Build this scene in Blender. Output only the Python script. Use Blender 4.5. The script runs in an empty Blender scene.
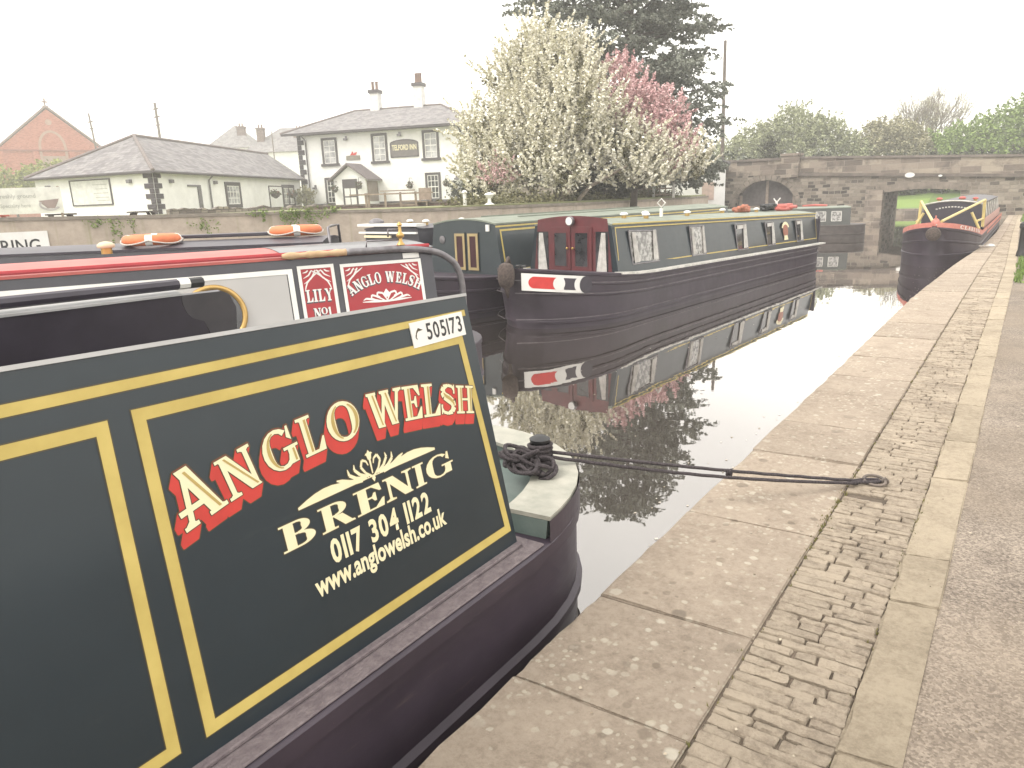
import bpy, bmesh, math, random
from mathutils import Vector as V, Matrix
from mathutils.geometry import delaunay_2d_cdt
random.seed(11)
S = bpy.context.scene
COL = S.collection
R = math.radians

# ------------------------------------------------------------------ camera
EYE = 2.05
def camera():
    f, cx, cy = 720.0, 512.0, 384.0
    fwd_c = V(((1036-cx)/f, (180-cy)/f, 1)).normalized()          # the canal direction seen from the lens
    vx = 100.0
    dn = V((vx/f, (f*f+524*vx)/204.0/f, 1)).normalized()          # straight down
    up = -dn
    xa = fwd_c.cross(up)
    if xa.x < 0: xa = -xa
    M = Matrix((xa, fwd_c, up))                                   # lens frame -> world
    right, down, fwd = M.col[0], M.col[1], M.col[2]
    m = Matrix.Identity(4)
    for i in range(3):
        m[i][0], m[i][1], m[i][2] = right[i], -down[i], -fwd[i]
    m[2][3] = EYE
    c = bpy.data.cameras.new('camera'); o = bpy.data.objects.new('camera', c)
    o.matrix_world = m
    c.sensor_width = 36; c.lens = 36*f/1024; c.clip_start = 0.05; c.clip_end = 3000
    COL.objects.link(o); S.camera = o
camera()

# ------------------------------------------------------------------ overcast sky, weak broad sun, exposure
W = bpy.data.worlds.new("World"); S.world = W; W.use_nodes = True
SUN_EL, SUN_ROT = R(52), R(205)
def world():
    nt = W.node_tree; nt.nodes.clear()
    out = nt.nodes.new('ShaderNodeOutputWorld'); bg = nt.nodes.new('ShaderNodeBackground')
    sky = nt.nodes.new('ShaderNodeTexSky'); sky.sky_type = 'NISHITA'; sky.sun_disc = False
    sky.sun_elevation = SUN_EL; sky.sun_rotation = SUN_ROT; sky.dust_density = 4; sky.air_density = 1.5
    tc = nt.nodes.new('ShaderNodeTexCoord'); nz = nt.nodes.new('ShaderNodeTexNoise')
    nz.inputs['Scale'].default_value = 2.2; nz.inputs['Detail'].default_value = 5
    mp = nt.nodes.new('ShaderNodeMapping'); mp.inputs['Scale'].default_value = (1, 1, 2.5)
    nt.links.new(tc.outputs['Generated'], mp.inputs['Vector']); nt.links.new(mp.outputs['Vector'], nz.inputs['Vector'])
    cr = nt.nodes.new('ShaderNodeValToRGB')                        # the cloud deck
    cr.color_ramp.elements[0].position = .3; cr.color_ramp.elements[0].color = (9.4, 9.05, 8.45, 1)
    cr.color_ramp.elements[1].position = .7; cr.color_ramp.elements[1].color = (11.4, 11.0, 10.3, 1)
    nt.links.new(nz.outputs['Fac'], cr.inputs['Fac'])
    mx = nt.nodes.new('ShaderNodeMixRGB'); mx.inputs['Fac'].default_value = .9
    nt.links.new(sky.outputs['Color'], mx.inputs['Color1']); nt.links.new(cr.outputs['Color'], mx.inputs['Color2'])
    nt.links.new(mx.outputs['Color'], bg.inputs['Color']); bg.inputs['Strength'].default_value = .1
    nt.links.new(bg.outputs['Background'], out.inputs['Surface'])
world()
sl = bpy.data.lights.new('sun', 'SUN'); sl.energy = 1.0; sl.angle = R(25); sl.color = (1, .96, .9)
so = bpy.data.objects.new('sun', sl); COL.objects.link(so)
sd = V((math.sin(SUN_ROT)*math.cos(SUN_EL), math.cos(SUN_ROT)*math.cos(SUN_EL), math.sin(SUN_EL)))
so.rotation_euler = sd.to_track_quat('Z', 'Y').to_euler()
S.view_settings.view_transform = 'Standard'; S.view_settings.look = 'None'
S.view_settings.exposure = 1.28; S.view_settings.gamma = 1; S.view_settings.use_curve_mapping = False
S.render.engine = 'CYCLES'; S.cycles.use_denoising = True
S.cycles.max_bounces = 8; S.cycles.transparent_max_bounces = 8; S.cycles.volume_bounces = 1

# ------------------------------------------------------------------ materials
MATS = {}
def newmat(name):
    m = bpy.data.materials.new(name); m.use_nodes = True
    nt = m.node_tree; b = nt.nodes['Principled BSDF']
    return m, nt, b
def setp(b, **k):
    for kk, v in k.items(): b.inputs[kk.replace('_', ' ')].default_value = v
def ramp(nt, src, stops):
    cr = nt.nodes.new('ShaderNodeValToRGB'); e = cr.color_ramp.elements
    while len(e) < len(stops): e.new(.5)
    for q, (p, c) in zip(e, stops): q.position = p; q.color = (*c, 1)
    nt.links.new(src, cr.inputs['Fac']); return cr.outputs['Color']
def noise(nt, vec, scale, detail=4, rough=.6, dist=0):
    n = nt.nodes.new('ShaderNodeTexNoise'); n.inputs['Scale'].default_value = scale
    n.inputs['Detail'].default_value = detail; n.inputs['Roughness'].default_value = rough; n.inputs['Distortion'].default_value = dist
    if vec is not None: nt.links.new(vec, n.inputs['Vector'])
    return n
def mixc(nt, fac, a, b, mode='MIX'):
    m = nt.nodes.new('ShaderNodeMixRGB'); m.blend_type = mode
    for s, k in ((fac, 'Fac'), (a, 'Color1'), (b, 'Color2')):
        if hasattr(s, 'links'): nt.links.new(s, m.inputs[k])
        elif isinstance(s, (int, float)): m.inputs[k].default_value = s
        else: m.inputs[k].default_value = (*s, 1)
    return m.outputs['Color']
def bump(nt, b, h, strength=.3, dist=.01):
    n = nt.nodes.new('ShaderNodeBump'); n.inputs['Strength'].default_value = strength; n.inputs['Distance'].default_value = dist
    nt.links.new(h, n.inputs['Height']); nt.links.new(n.outputs['Normal'], b.inputs['Normal'])
def coords(nt, kind='Object'):
    t = nt.nodes.new('ShaderNodeTexCoord'); return t.outputs[kind]
def mat(name, col, rough=.6, col2=None, scale=4., bmp=0., bscale=60., metal=0., coat=0., spec=.5, amt=(.35, .65)):
    if name in MATS: return MATS[name]
    m, nt, b = newmat(name)
    col2 = col2 or tuple(c*.78 for c in col)
    v = coords(nt)
    n = noise(nt, v, scale)
    nt.links.new(ramp(nt, n.outputs['Fac'], [(amt[0], col2), (amt[1], col)]), b.inputs['Base Color'])
    setp(b, Roughness=rough, Metallic=metal, Coat_Weight=coat, Specular_IOR_Level=spec)
    if coat: setp(b, Coat_Roughness=.08)
    if bmp: bump(nt, b, noise(nt, v, bscale).outputs['Fac'], bmp)
    MATS[name] = m; return m
def uvsep(nt, sx=1., sy=1.):
    u = coords(nt, 'UV'); mp = nt.nodes.new('ShaderNodeMapping'); mp.inputs['Scale'].default_value = (sx, sy, 1)
    nt.links.new(u, mp.inputs['Vector']); return mp.outputs['Vector']
def stonework(name, cols, mortar, bw=.45, bh=.2, mort=.012, warp=.05, bmp=.6, blotch=None):
    """coursed stone or brick, laid in metres along each wall"""
    m, nt, b = newmat(name)
    u = uvsep(nt)
    wn = noise(nt, u, 2.5, 2)
    wv = nt.nodes.new('ShaderNodeVectorMath'); wv.operation = 'MULTIPLY_ADD'
    nt.links.new(wn.outputs['Color'], wv.inputs[0]); wv.inputs[1].default_value = (warp, warp, 0); nt.links.new(u, wv.inputs[2])
    br = nt.nodes.new('ShaderNodeTexBrick'); nt.links.new(wv.outputs['Vector'], br.inputs['Vector'])
    br.inputs['Scale'].default_value = 1; br.inputs['Brick Width'].default_value = bw; br.inputs['Row Height'].default_value = bh
    br.inputs['Mortar Size'].default_value = mort; br.inputs['Mortar Smooth'].default_value = .4; br.inputs['Bias'].default_value = 0
    br.inputs['Color1'].default_value = (0, 0, 0, 1); br.inputs['Color2'].default_value = (1, 1, 1, 1); br.inputs['Mortar'].default_value = (.5, .5, .5, 1)
    br.offset_frequency = 2; br.squash = .8; br.squash_frequency = 3
    n2 = noise(nt, u, 9, 5, .7)
    f = mixc(nt, .28, br.outputs['Color'], n2.outputs['Fac'])
    k = len(cols)
    c = ramp(nt, f, [(.2+.6*i/(k-1), cols[i]) for i in range(k)])
    if blotch:
        n3 = noise(nt, u, 1.1, 5, .65)
        fz = nt.nodes.new('ShaderNodeMapRange'); fz.inputs['From Min'].default_value = .5; fz.inputs['From Max'].default_value = .68
        nt.links.new(n3.outputs['Fac'], fz.inputs['Value'])
        c = mixc(nt, fz.outputs['Result'], c, blotch)
    c = mixc(nt, br.outputs['Fac'], c, mortar)
    nt.links.new(c, b.inputs['Base Color']); setp(b, Roughness=.9, Specular_IOR_Level=.25)
    inv = nt.nodes.new('ShaderNodeMath'); inv.operation = 'SUBTRACT'; inv.inputs[0].default_value = 1.3
    nt.links.new(br.outputs['Fac'], inv.inputs[1])
    ad = nt.nodes.new('ShaderNodeMath'); ad.operation = 'MULTIPLY_ADD'; nt.links.new(n2.outputs['Fac'], ad.inputs[0]); ad.inputs[1].default_value = .8
    nt.links.new(inv.outputs['Value'], ad.inputs[2])
    bump(nt, b, ad.outputs['Value'], bmp, .03)
    MATS[name] = m; return m

def worn_paint(name, a, b_, rough, speck, streak=(1, 1, 1), amount=.35, coat=.3, wob=.12):
    m, nt, b = newmat(name); v = coords(nt)
    mp = nt.nodes.new('ShaderNodeMapping'); mp.inputs['Scale'].default_value = streak; nt.links.new(v, mp.inputs['Vector'])
    n = noise(nt, v, 1.7, 5, .6); n2 = noise(nt, mp.outputs['Vector'], 9, 7, .75); n3 = noise(nt, v, 160, 2, .6)
    c = ramp(nt, n.outputs['Fac'], [(.35, b_), (.65, a)])
    f = nt.nodes.new('ShaderNodeMapRange'); f.inputs['From Min'].default_value = .60; f.inputs['From Max'].default_value = .80; f.inputs['To Max'].default_value = amount
    nt.links.new(n2.outputs['Fac'], f.inputs['Value']); c = mixc(nt, f.outputs['Result'], c, speck)
    f2 = nt.nodes.new('ShaderNodeMapRange'); f2.inputs['From Min'].default_value = .70; f2.inputs['From Max'].default_value = .76; f2.inputs['To Max'].default_value = amount*.6
    nt.links.new(n3.outputs['Fac'], f2.inputs['Value']); c = mixc(nt, f2.outputs['Result'], c, speck)
    nt.links.new(c, b.inputs['Base Color'])
    r = nt.nodes.new('ShaderNodeMapRange'); r.inputs['To Min'].default_value = rough-.08; r.inputs['To Max'].default_value = rough+.16
    nt.links.new(n2.outputs['Fac'], r.inputs['Value']); nt.links.new(r.outputs['Result'], b.inputs['Roughness'])
    setp(b, Coat_Weight=coat, Coat_Roughness=.12)
    nb = noise(nt, v, 2.3, 2, .4); bump(nt, b, nb.outputs['Fac'], wob, .05)
    MATS[name] = m; return m
GREEN = worn_paint('boat_green_paint', (.006, .0155, .0235), (.004, .012, .0185), .30, (.05, .062, .058), (1, .25, 2.2), .26, .22)
BLACKING = worn_paint('hull_blacking', (.041, .029, .043), (.025, .017, .027), .46, (.12, .085, .075), (.6, .22, 3.0), .6, .0, .25)
NAVY = mat('navy_paint', (.045, .043, .055), .4, (.03, .03, .04), 3, coat=.3)
PURPLE_BLACK = mat('black_paint', (.042, .036, .05), .45, (.030, .025, .036), 4)
BLUEGREY = mat('blue_grey_paint', (.034, .045, .052), .4, (.026, .036, .042), 3, coat=.3)
MAROON = mat('maroon_paint', (.115, .02, .025), .4, (.08, .015, .019), 5, coat=.3)
RED = mat('signal_red_paint', (.55, .035, .03), .45, (.46, .028, .025), 8)
ROOFRED = mat('red_roof_paint', (.46, .12, .10), .55, (.38, .09, .08), 2.5)
EDGERED = mat('red_edge_paint', (.42, .035, .045), .5, (.36, .03, .04), 5)
PANELRED = mat('dark_red_panel_paint', (.34, .022, .03), .45, (.29, .018, .025), 6)
PINKRED = mat('faded_red_paint', (.5, .13, .10), .6, (.42, .09, .08), 7)
WHITE = mat('white_paint', (.72, .71, .68), .5, (.66, .65, .62), 4)
OFFWHITE = mat('worn_white_paint', (.62, .6, .56), .6, (.42, .41, .38), 9)
GREYP = mat('light_grey_panel', (.42, .41, .40), .5, (.39, .38, .37), 2)
CREAM = mat('cream_lettering', (.70, .65, .44), .5, (.70, .63, .40), 12)
GOLD = mat('gold_lettering', (.42, .31, .10), .5, (.37, .27, .08), 12)
YELLOW = mat('yellow_lining', (.50, .39, .115), .5, (.42, .32, .085), 7)
LINEDARK = mat('dark_lining', (.06, .045, .02), .5)
SHADOWRED = mat('red_letter_blocking', (.5, .035, .025), .5, (.42, .03, .022), 14)
BRASS = mat('brass', (.5, .33, .12), .35, (.42, .27, .09), 8, metal=.7)
STEEL = mat('dull_steel', (.22, .21, .22), .45, (.14, .13, .14), 10, metal=.6)
WORNDECK = mat('worn_pale_deck', (.36, .345, .295), .6, (.255, .255, .215), 7, .2, 40)
LOCKERFACE = mat('locker_green_grey', (.13, .165, .15), .55, (.085, .115, .105), 6)
GUNWALE = mat('worn_gunwale', (.175, .145, .15), .75, (.115, .092, .10), 26, .8, 90, amt=(.35, .65))
ROOFGREY = mat('grey_green_roof', (.21, .235, .19), .6, (.155, .175, .14), 3)
GREYROOF2 = mat('pale_grey_roof', (.45, .45, .45), .6, (.36, .36, .36), 3)
ROPE = mat('dark_rope', (.085, .07, .075), .9, (.03, .024, .028), 110, 1.0, 260)
PALEROPE = mat('pale_rope', (.55, .5, .46), .9, (.42, .38, .34), 40)
ORANGE = mat('lifebuoy_orange', (.66, .19, .07), .6, (.56, .15, .06), 8)
WOOD = mat('turned_wood', (.50, .34, .20), .5, (.40, .26, .14), 10)
TIMBER = mat('weathered_timber', (.30, .24, .19), .85, (.20, .16, .13), 6, .3, 40)
DARKTIMBER = mat('dark_timber', (.10, .085, .085), .85, (.06, .05, .05), 6, .3, 40)
CURTAIN = mat('white_curtain', (.56, .54, .51), .9, (.38, .365, .345), 9)
COIR = mat('coir_fender', (.10, .075, .065), .95, (.05, .038, .034), 30, .8, 80)
PLASTIC_BLACK = mat('black_plastic', (.02, .02, .022), .5)
RENDER_WHITE = worn_paint('white_render', (.80, .795, .78), (.72, .715, .70), .8, (.42, .41, .38), (2.2, 2.2, .25), .35, .0, .1)
TRIM = mat('dark_window_trim', (.065, .055, .062), .6, (.05, .042, .048), 5)
QUOIN = mat('black_quoin_paint', (.06, .05, .06), .8, (.04, .034, .042), 4)
CHIMW = mat('chimney_render', (.7, .69, .67), .85)
TERRA = mat('clay_pot', (.20, .12, .09), .85, (.14, .09, .075), 6)
ASPH_DARK = mat('dark_shed', (.03, .026, .032), .9)
BARK = mat('bark', (.10, .08, .065), .95, (.05, .042, .036), 12, .8, 40)
POLEW = mat('pole_timber', (.16, .13, .11), .9, (.10, .085, .075), 6)

def glass(name, a, b2, scale, rough=.06):
    m, nt, b = newmat(name)
    n = noise(nt, coords(nt), scale, 4, .6)
    nt.links.new(ramp(nt, n.outputs['Fac'], [(.42, a), (.6, b2)]), b.inputs['Base Color'])
    setp(b, Roughness=rough, Specular_IOR_Level=.8); MATS[name] = m; return m
GLASS = glass('window_glass_dark', (.02, .02, .023), (.05, .05, .055), 3)
LACE = glass('window_glass_with_lace', (.11, .105, .10), (.38, .37, .35), 12, .1)
SASHGLASS = glass('sash_glass', (.22, .22, .23), (.5, .5, .5), 1.3, .1)

BRIDGESTONE = stonework('bridge_stone', [(.055, .046, .04), (.14, .118, .098), (.25, .215, .175), (.175, .148, .12), (.29, .25, .205)], (.25, .22, .185), .42, .19, .02, .09, .9)
PARAPETSTONE = stonework('parapet_stone', [(.12, .10, .085), (.22, .18, .15), (.33, .28, .225)], (.30, .26, .22), .95, .32, .012, .03, .6, (.11, .092, .08))
RUBBLE = stonework('rubble_stone', [(.12, .10, .09), (.22, .19, .165), (.30, .26, .22)], (.10, .085, .075), .3, .14, .02, .12, .9)
REDBRICK = stonework('red_brick', [(.30, .085, .06), (.38, .12, .085), (.42, .15, .11)], (.36, .22, .17), .23, .08, .008, .01, .2)
DARKBRICK = stonework('dark_brick', [(.10, .065, .06), (.15, .10, .09), (.19, .13, .12)], (.16, .14, .13), .23, .08, .008, .01, .2)
SLATE = stonework('roof_slate', [(.155, .145, .15), (.20, .19, .195), (.25, .24, .24)], (.11, .10, .105), .35, .25, .01, .0, .25, (.27, .255, .25))

def concrete_wall():
    m, nt, b = newmat('basin_wall_concrete'); u = uvsep(nt, 1, 1)
    mp = nt.nodes.new('ShaderNodeMapping'); mp.inputs['Scale'].default_value = (3.4, .10, 1); nt.links.new(u, mp.inputs['Vector'])
    st = noise(nt, mp.outputs['Vector'], 1.0, 4, .6)
    base = noise(nt, u, 3, 5, .65)
    c = ramp(nt, base.outputs['Fac'], [(.3, (.33, .275, .225)), (.7, (.47, .40, .33))])
    fz = nt.nodes.new('ShaderNodeMapRange'); fz.inputs['From Min'].default_value = .56; fz.inputs['From Max'].default_value = .72
    fz.inputs['To Max'].default_value = .6
    nt.links.new(st.outputs['Fac'], fz.inputs['Value'])
    c = mixc(nt, fz.outputs['Result'], c, (.22, .22, .11))
    nt.links.new(c, b.inputs['Base Color']); setp(b, Roughness=.95); bump(nt, b, base.outputs['Fac'], .5, .02); return m
WALLC = concrete_wall()

def coping_stone(name, base, dark, lichen=True, tint=.0):
    m, nt, b = newmat(name); v = coords(nt)
    ri = nt.nodes.new('ShaderNodeNewGeometry')
    n = noise(nt, v, 2.6, 6, .7); n2 = noise(nt, v, 30, 9, .82)
    f = mixc(nt, .62, n.outputs['Fac'], n2.outputs['Fac'])
    c = ramp(nt, f, [(.35, tuple(x*.7 for x in dark)), (.43, dark), (.53, base), (.68, tuple(min(1, x*1.22) for x in base))])
    c = mixc(nt, .22, c, ramp(nt, ri.outputs['Random Per Island'], [(0, tuple(x*.6 for x in base)), (1, tuple(min(1, x*1.35) for x in base))]))
    if lichen:
        for sc, th, col in ((7, .12, (.60, .56, .47)), (17, .19, (.56, .51, .42)), (34, .24, (.52, .47, .38)), (4.3, .11, (.17, .14, .11)), (11, .15, (.18, .145, .11))):
            wv = nt.nodes.new('ShaderNodeVectorMath'); wv.operation = 'MULTIPLY_ADD'
            nn = noise(nt, v, 22, 3); nt.links.new(nn.outputs['Color'], wv.inputs[0]); wv.inputs[1].default_value = (.025, .025, .025); nt.links.new(v, wv.inputs[2])
            vo = nt.nodes.new('ShaderNodeTexVoronoi'); vo.inputs['Scale'].default_value = sc; vo.inputs['Randomness'].default_value = 1
            nt.links.new(wv.outputs['Vector'], vo.inputs['Vector'])
            sp = nt.nodes.new('ShaderNodeSeparateColor'); nt.links.new(vo.outputs['Color'], sp.inputs['Color'])
            mr = nt.nodes.new('ShaderNodeMath'); mr.operation = 'MULTIPLY'; nt.links.new(sp.outputs['Red'], mr.inputs[0]); mr.inputs[1].default_value = th*2.1
            lt = nt.nodes.new('ShaderNodeMapRange'); nt.links.new(vo.outputs['Distance'], lt.inputs['Value'])
            nt.links.new(mr.outputs['Value'], lt.inputs['From Max'])
            sb = nt.nodes.new('ShaderNodeMath'); sb.operation = 'MULTIPLY'; nt.links.new(mr.outputs['Value'], sb.inputs[0]); sb.inputs[1].default_value = .7
            nt.links.new(sb.outputs['Value'], lt.inputs['From Min'])
            lt.inputs['To Min'].default_value = .75; lt.inputs['To Max'].default_value = 0
            big = noise(nt, v, 1.3+sc*.03, 3, .6); bm_ = nt.nodes.new('ShaderNodeMapRange'); bm_.inputs['From Min'].default_value = .42; bm_.inputs['From Max'].default_value = .62
            nt.links.new(big.outputs['Fac'], bm_.inputs['Value'])
            mm = nt.nodes.new('ShaderNodeMath'); mm.operation = 'MULTIPLY'; nt.links.new(lt.outputs['Result'], mm.inputs[0]); nt.links.new(bm_.outputs['Result'], mm.inputs[1])
            c = mixc(nt, mm.outputs['Value'], c, col)
    nt.links.new(c, b.inputs['Base Color']); setp(b, Roughness=.9, Specular_IOR_Level=.3)
    bump(nt, b, f, 1.0, .035); MATS[name] = m; return m
COPING = coping_stone('sandstone_coping', (.37, .305, .242), (.27, .218, .17))
SETT = coping_stone('sandstone_sett', (.40, .335, .26), (.24, .195, .15), False)
KERB = coping_stone('sandstone_kerb', (.40, .335, .25), (.285, .235, .172), False)
EARTH = mat('joint_earth', (.13, .10, .075), 1, (.07, .055, .04), 14, .8, 90)

def asphalt():
    m, nt, b = newmat('gritty_asphalt'); v = coords(nt)
    vo = nt.nodes.new('ShaderNodeTexVoronoi'); vo.inputs['Scale'].default_value = 120; nt.links.new(v, vo.inputs['Vector'])
    sp = nt.nodes.new('ShaderNodeSeparateColor'); nt.links.new(vo.outputs['Color'], sp.inputs['Color'])
    n = noise(nt, v, 1.6, 8, .78); n4 = noise(nt, v, 420, 3, .7)
    f = mixc(nt, .5, mixc(nt, .5, sp.outputs['Red'], n4.outputs['Fac']), n.outputs['Fac'])
    pn = noise(nt, v, .55, 4, .6)
    c0 = ramp(nt, f, [(.35, (.09, .073, .06)), (.5, (.185, .153, .125)), (.66, (.31, .262, .212))])
    nt.links.new(mixc(nt, ramp(nt, pn.outputs['Fac'], [(.42, (0, 0, 0)), (.62, (.5, .5, .5))]), c0, (.23, .185, .14)), b.inputs['Base Color'])
    setp(b, Roughness=.9, Specular_IOR_Level=.3); bump(nt, b, vo.outputs['Distance'], .5, .008); return m
ASPHALT = asphalt()
def grassmat(name, a, b_, sc=6):
    m, nt, b = newmat(name); v = coords(nt); n = noise(nt, v, sc, 6, .75)
    ri = nt.nodes.new('ShaderNodeNewGeometry')
    c = mixc(nt, .5, n.outputs['Fac'], ri.outputs['Random Per Island'])
    nt.links.new(ramp(nt, c, [(.25, a), (.75, b_)]), b.inputs['Base Color']); setp(b, Roughness=.9); return m
GRASS = grassmat('grass', (.075, .12, .025), (.17, .25, .055))
FIELD = grassmat('rough_ground', (.14, .15, .07), (.22, .23, .11), 1.5)
def leafmat(name, stops, trans=.25):
    m, nt, b = newmat(name); ri = nt.nodes.new('ShaderNodeNewGeometry')
    n = noise(nt, coords(nt), .9, 3)
    f = mixc(nt, .35, ri.outputs['Random Per Island'], n.outputs['Fac'])
    k = len(stops)
    nt.links.new(ramp(nt, f, [(.15+.7*i/(k-1), stops[i]) for i in range(k)]), b.inputs['Base Color'])
    setp(b, Roughness=.8, Specular_IOR_Level=.2, Subsurface_Weight=0); return m
BLOSSOM = leafmat('white_blossom', [(.38, .36, .22), (.62, .59, .45), (.74, .71, .60), (.80, .78, .70), (.60, .57, .42)])
PINK = leafmat('pink_blossom', [(.46, .25, .26), (.60, .38, .39), (.68, .50, .49), (.52, .33, .33)])
CONIFER = leafmat('conifer_needles', [(.13, .145, .12), (.19, .205, .17), (.27, .28, .235)])  # needles lightened: some of the haze is put into the leaf colour
BUSHDARK = leafmat('dark_bush', [(.03, .035, .025), (.05, .055, .035), (.08, .085, .05)])
SPRING = leafmat('spring_leaves', [(.20, .21, .12), (.29, .31, .18), (.38, .40, .25)])  # paler than plain leaf green, distance haze is partly in this colour
SPRING2 = leafmat('bright_spring_leaves', [(.13, .19, .05), (.20, .28, .08), (.27, .36, .12)])
OLIVE = leafmat('olive_leaves', [(.21, .195, .12), (.30, .28, .175), (.38, .36, .23)])
HEDGE = leafmat('yellow_green_hedge', [(.16, .18, .05), (.26, .28, .09), (.34, .36, .13)])
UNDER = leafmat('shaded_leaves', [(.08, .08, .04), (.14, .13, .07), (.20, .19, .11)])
IVY = leafmat('ivy', [(.09, .14, .03), (.16, .22, .06), (.22, .28, .09)])
FLOWERS = leafmat('basket_plants', [(.05, .06, .035), (.09, .10, .05), (.2, .08, .08)])

def watermat():
    m, nt, b = newmat('canal_water'); v = coords(nt)
    nt.nodes.remove(b)
    out = nt.nodes['Material Output']
    gl = nt.nodes.new('ShaderNodeBsdfGlossy'); gl.inputs['Roughness'].default_value = .015
    gl.inputs['Color'].default_value = (.93, .91, .90, 1)
    df = nt.nodes.new('ShaderNodeBsdfDiffuse'); df.inputs['Color'].default_value = (.045, .038, .032, 1)
    fr = nt.nodes.new('ShaderNodeFresnel'); fr.inputs['IOR'].default_value = 1.33
    mr = nt.nodes.new('ShaderNodeMapRange'); mr.inputs['From Min'].default_value = .02; mr.inputs['From Max'].default_value = .45
    mr.inputs['To Min'].default_value = .24; mr.inputs['To Max'].default_value = .92
    nt.links.new(fr.outputs['Fac'], mr.inputs['Value'])
    ms = nt.nodes.new('ShaderNodeMixShader'); nt.links.new(mr.outputs['Result'], ms.inputs['Fac'])
    nt.links.new(df.outputs['BSDF'], ms.inputs[1]); nt.links.new(gl.outputs['BSDF'], ms.inputs[2]); nt.links.new(ms.outputs['Shader'], out.inputs['Surface'])
    n = noise(nt, v, 2.2, 3, .5); n2 = noise(nt, v, .5, 2, .5)
    ad = nt.nodes.new('ShaderNodeMath'); ad.operation = 'MULTIPLY'; nt.links.new(n.outputs['Fac'], ad.inputs[0]); nt.links.new(n2.outputs['Fac'], ad.inputs[1])
    bp = nt.nodes.new('ShaderNodeBump'); bp.inputs['Strength'].default_value = .085; bp.inputs['Distance'].default_value = .02
    nt.links.new(ad.outputs['Value'], bp.inputs['Height'])
    nt.links.new(bp.outputs['Normal'], gl.inputs['Normal'])
    return m
WATER = watermat()

# ------------------------------------------------------------------ mesh helpers
class MB:
    def __init__(s): s.bm = bmesh.new()
    def face(s, pts):
        try: return s.bm.faces.new([s.bm.verts.new(p) for p in pts])
        except ValueError: return None
    def hexa(s, p):   # p: 8 points, bottom 4 ccw then top 4
        v = [s.bm.verts.new(q) for q in p]
        for f in ((3,2,1,0),(4,5,6,7),(0,1,5,4),(1,2,6,5),(2,3,7,6),(3,0,4,7)): s.bm.faces.new([v[i] for i in f])
        return v
    def box(s, x0, x1, y0, y1, z0, z1, F=None):
        p = [V(q) for q in ((x0,y0,z0),(x1,y0,z0),(x1,y1,z0),(x0,y1,z0),(x0,y0,z1),(x1,y0,z1),(x1,y1,z1),(x0,y1,z1))]
        if F is not None: p = [F @ q for q in p]
        return s.hexa(p)
    def prism(s, poly, d, F=None):   # poly in local (x,z), extruded along +y by d
        a = [V((x, 0, z)) for x, z in poly]; b = [V((x, d, z)) for x, z in poly]
        if F is not None: a = [F @ q for q in a]; b = [F @ q for q in b]
        va = [s.bm.verts.new(q) for q in a]; vb = [s.bm.verts.new(q) for q in b]
        s.bm.faces.new(va); s.bm.faces.new(vb[::-1]); n = len(a)
        for i in range(n): s.bm.faces.new((va[(i+1)%n], va[i], vb[i], vb[(i+1)%n]))
    def tube(s, pts, r, n=8, closed=False):
        pts = [V(p) for p in pts]; k = len(pts); rings = []
        ref = None
        for i, p in enumerate(pts):
            a = pts[(i-1) % k] if (closed or i > 0) else p; b = pts[(i+1) % k] if (closed or i < k-1) else p
            t = (b-a).normalized() if (b-a).length > 1e-9 else V((0, 0, 1))
            if ref is None: ref = V((0, 0, 1)) if abs(t.z) < .9 else V((1, 0, 0))
            u = t.cross(ref).normalized() if t.cross(ref).length > 1e-6 else t.orthogonal().normalized()
            w = u.cross(t).normalized(); ref = w
            rr = r[i] if isinstance(r, (list, tuple)) else r
            rings.append([s.bm.verts.new(p+(u*math.cos(2*math.pi*j/n)+w*math.sin(2*math.pi*j/n))*rr) for j in range(n)])
        for i in range(k if closed else k-1):
            A, B = rings[i], rings[(i+1) % k]
            for j in range(n): s.bm.faces.new((A[j], A[(j+1)%n], B[(j+1)%n], B[j]))
        if not closed:
            s.bm.faces.new(rings[0][::-1]); s.bm.faces.new(rings[-1])
    def lathe(s, prof, F=None, n=16):   # prof [(r,z)], about local z
        rings = []
        for r, z in prof:
            ring = []
            for j in range(n):
                q = V((r*math.cos(2*math.pi*j/n), r*math.sin(2*math.pi*j/n), z))
                ring.append(s.bm.verts.new(F @ q if F is not None else q))
            rings.append(ring)
        for A, B in zip(rings, rings[1:]):
            for j in range(n): s.bm.faces.new((A[j], A[(j+1)%n], B[(j+1)%n], B[j]))
        s.bm.faces.new(rings[0][::-1]); s.bm.faces.new(rings[-1])
    def loft(s, secs, cap=True, closed=True):
        rings = [[s.bm.verts.new(p) for p in sec] for sec in secs]; n = len(rings[0])
        for A, B in zip(rings, rings[1:]):
            for j in range(n if closed else n-1):
                f = (A[j], A[(j+1)%n], B[(j+1)%n], B[j])
                s.bm.faces.new(f)
        if cap: s.bm.faces.new(rings[0][::-1]); s.bm.faces.new(rings[-1])
    def bevel(s, w, seg=1):
        bmesh.ops.bevel(s.bm, geom=s.bm.edges[:], offset=w, segments=seg, affect='EDGES', profile=.6)

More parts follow.
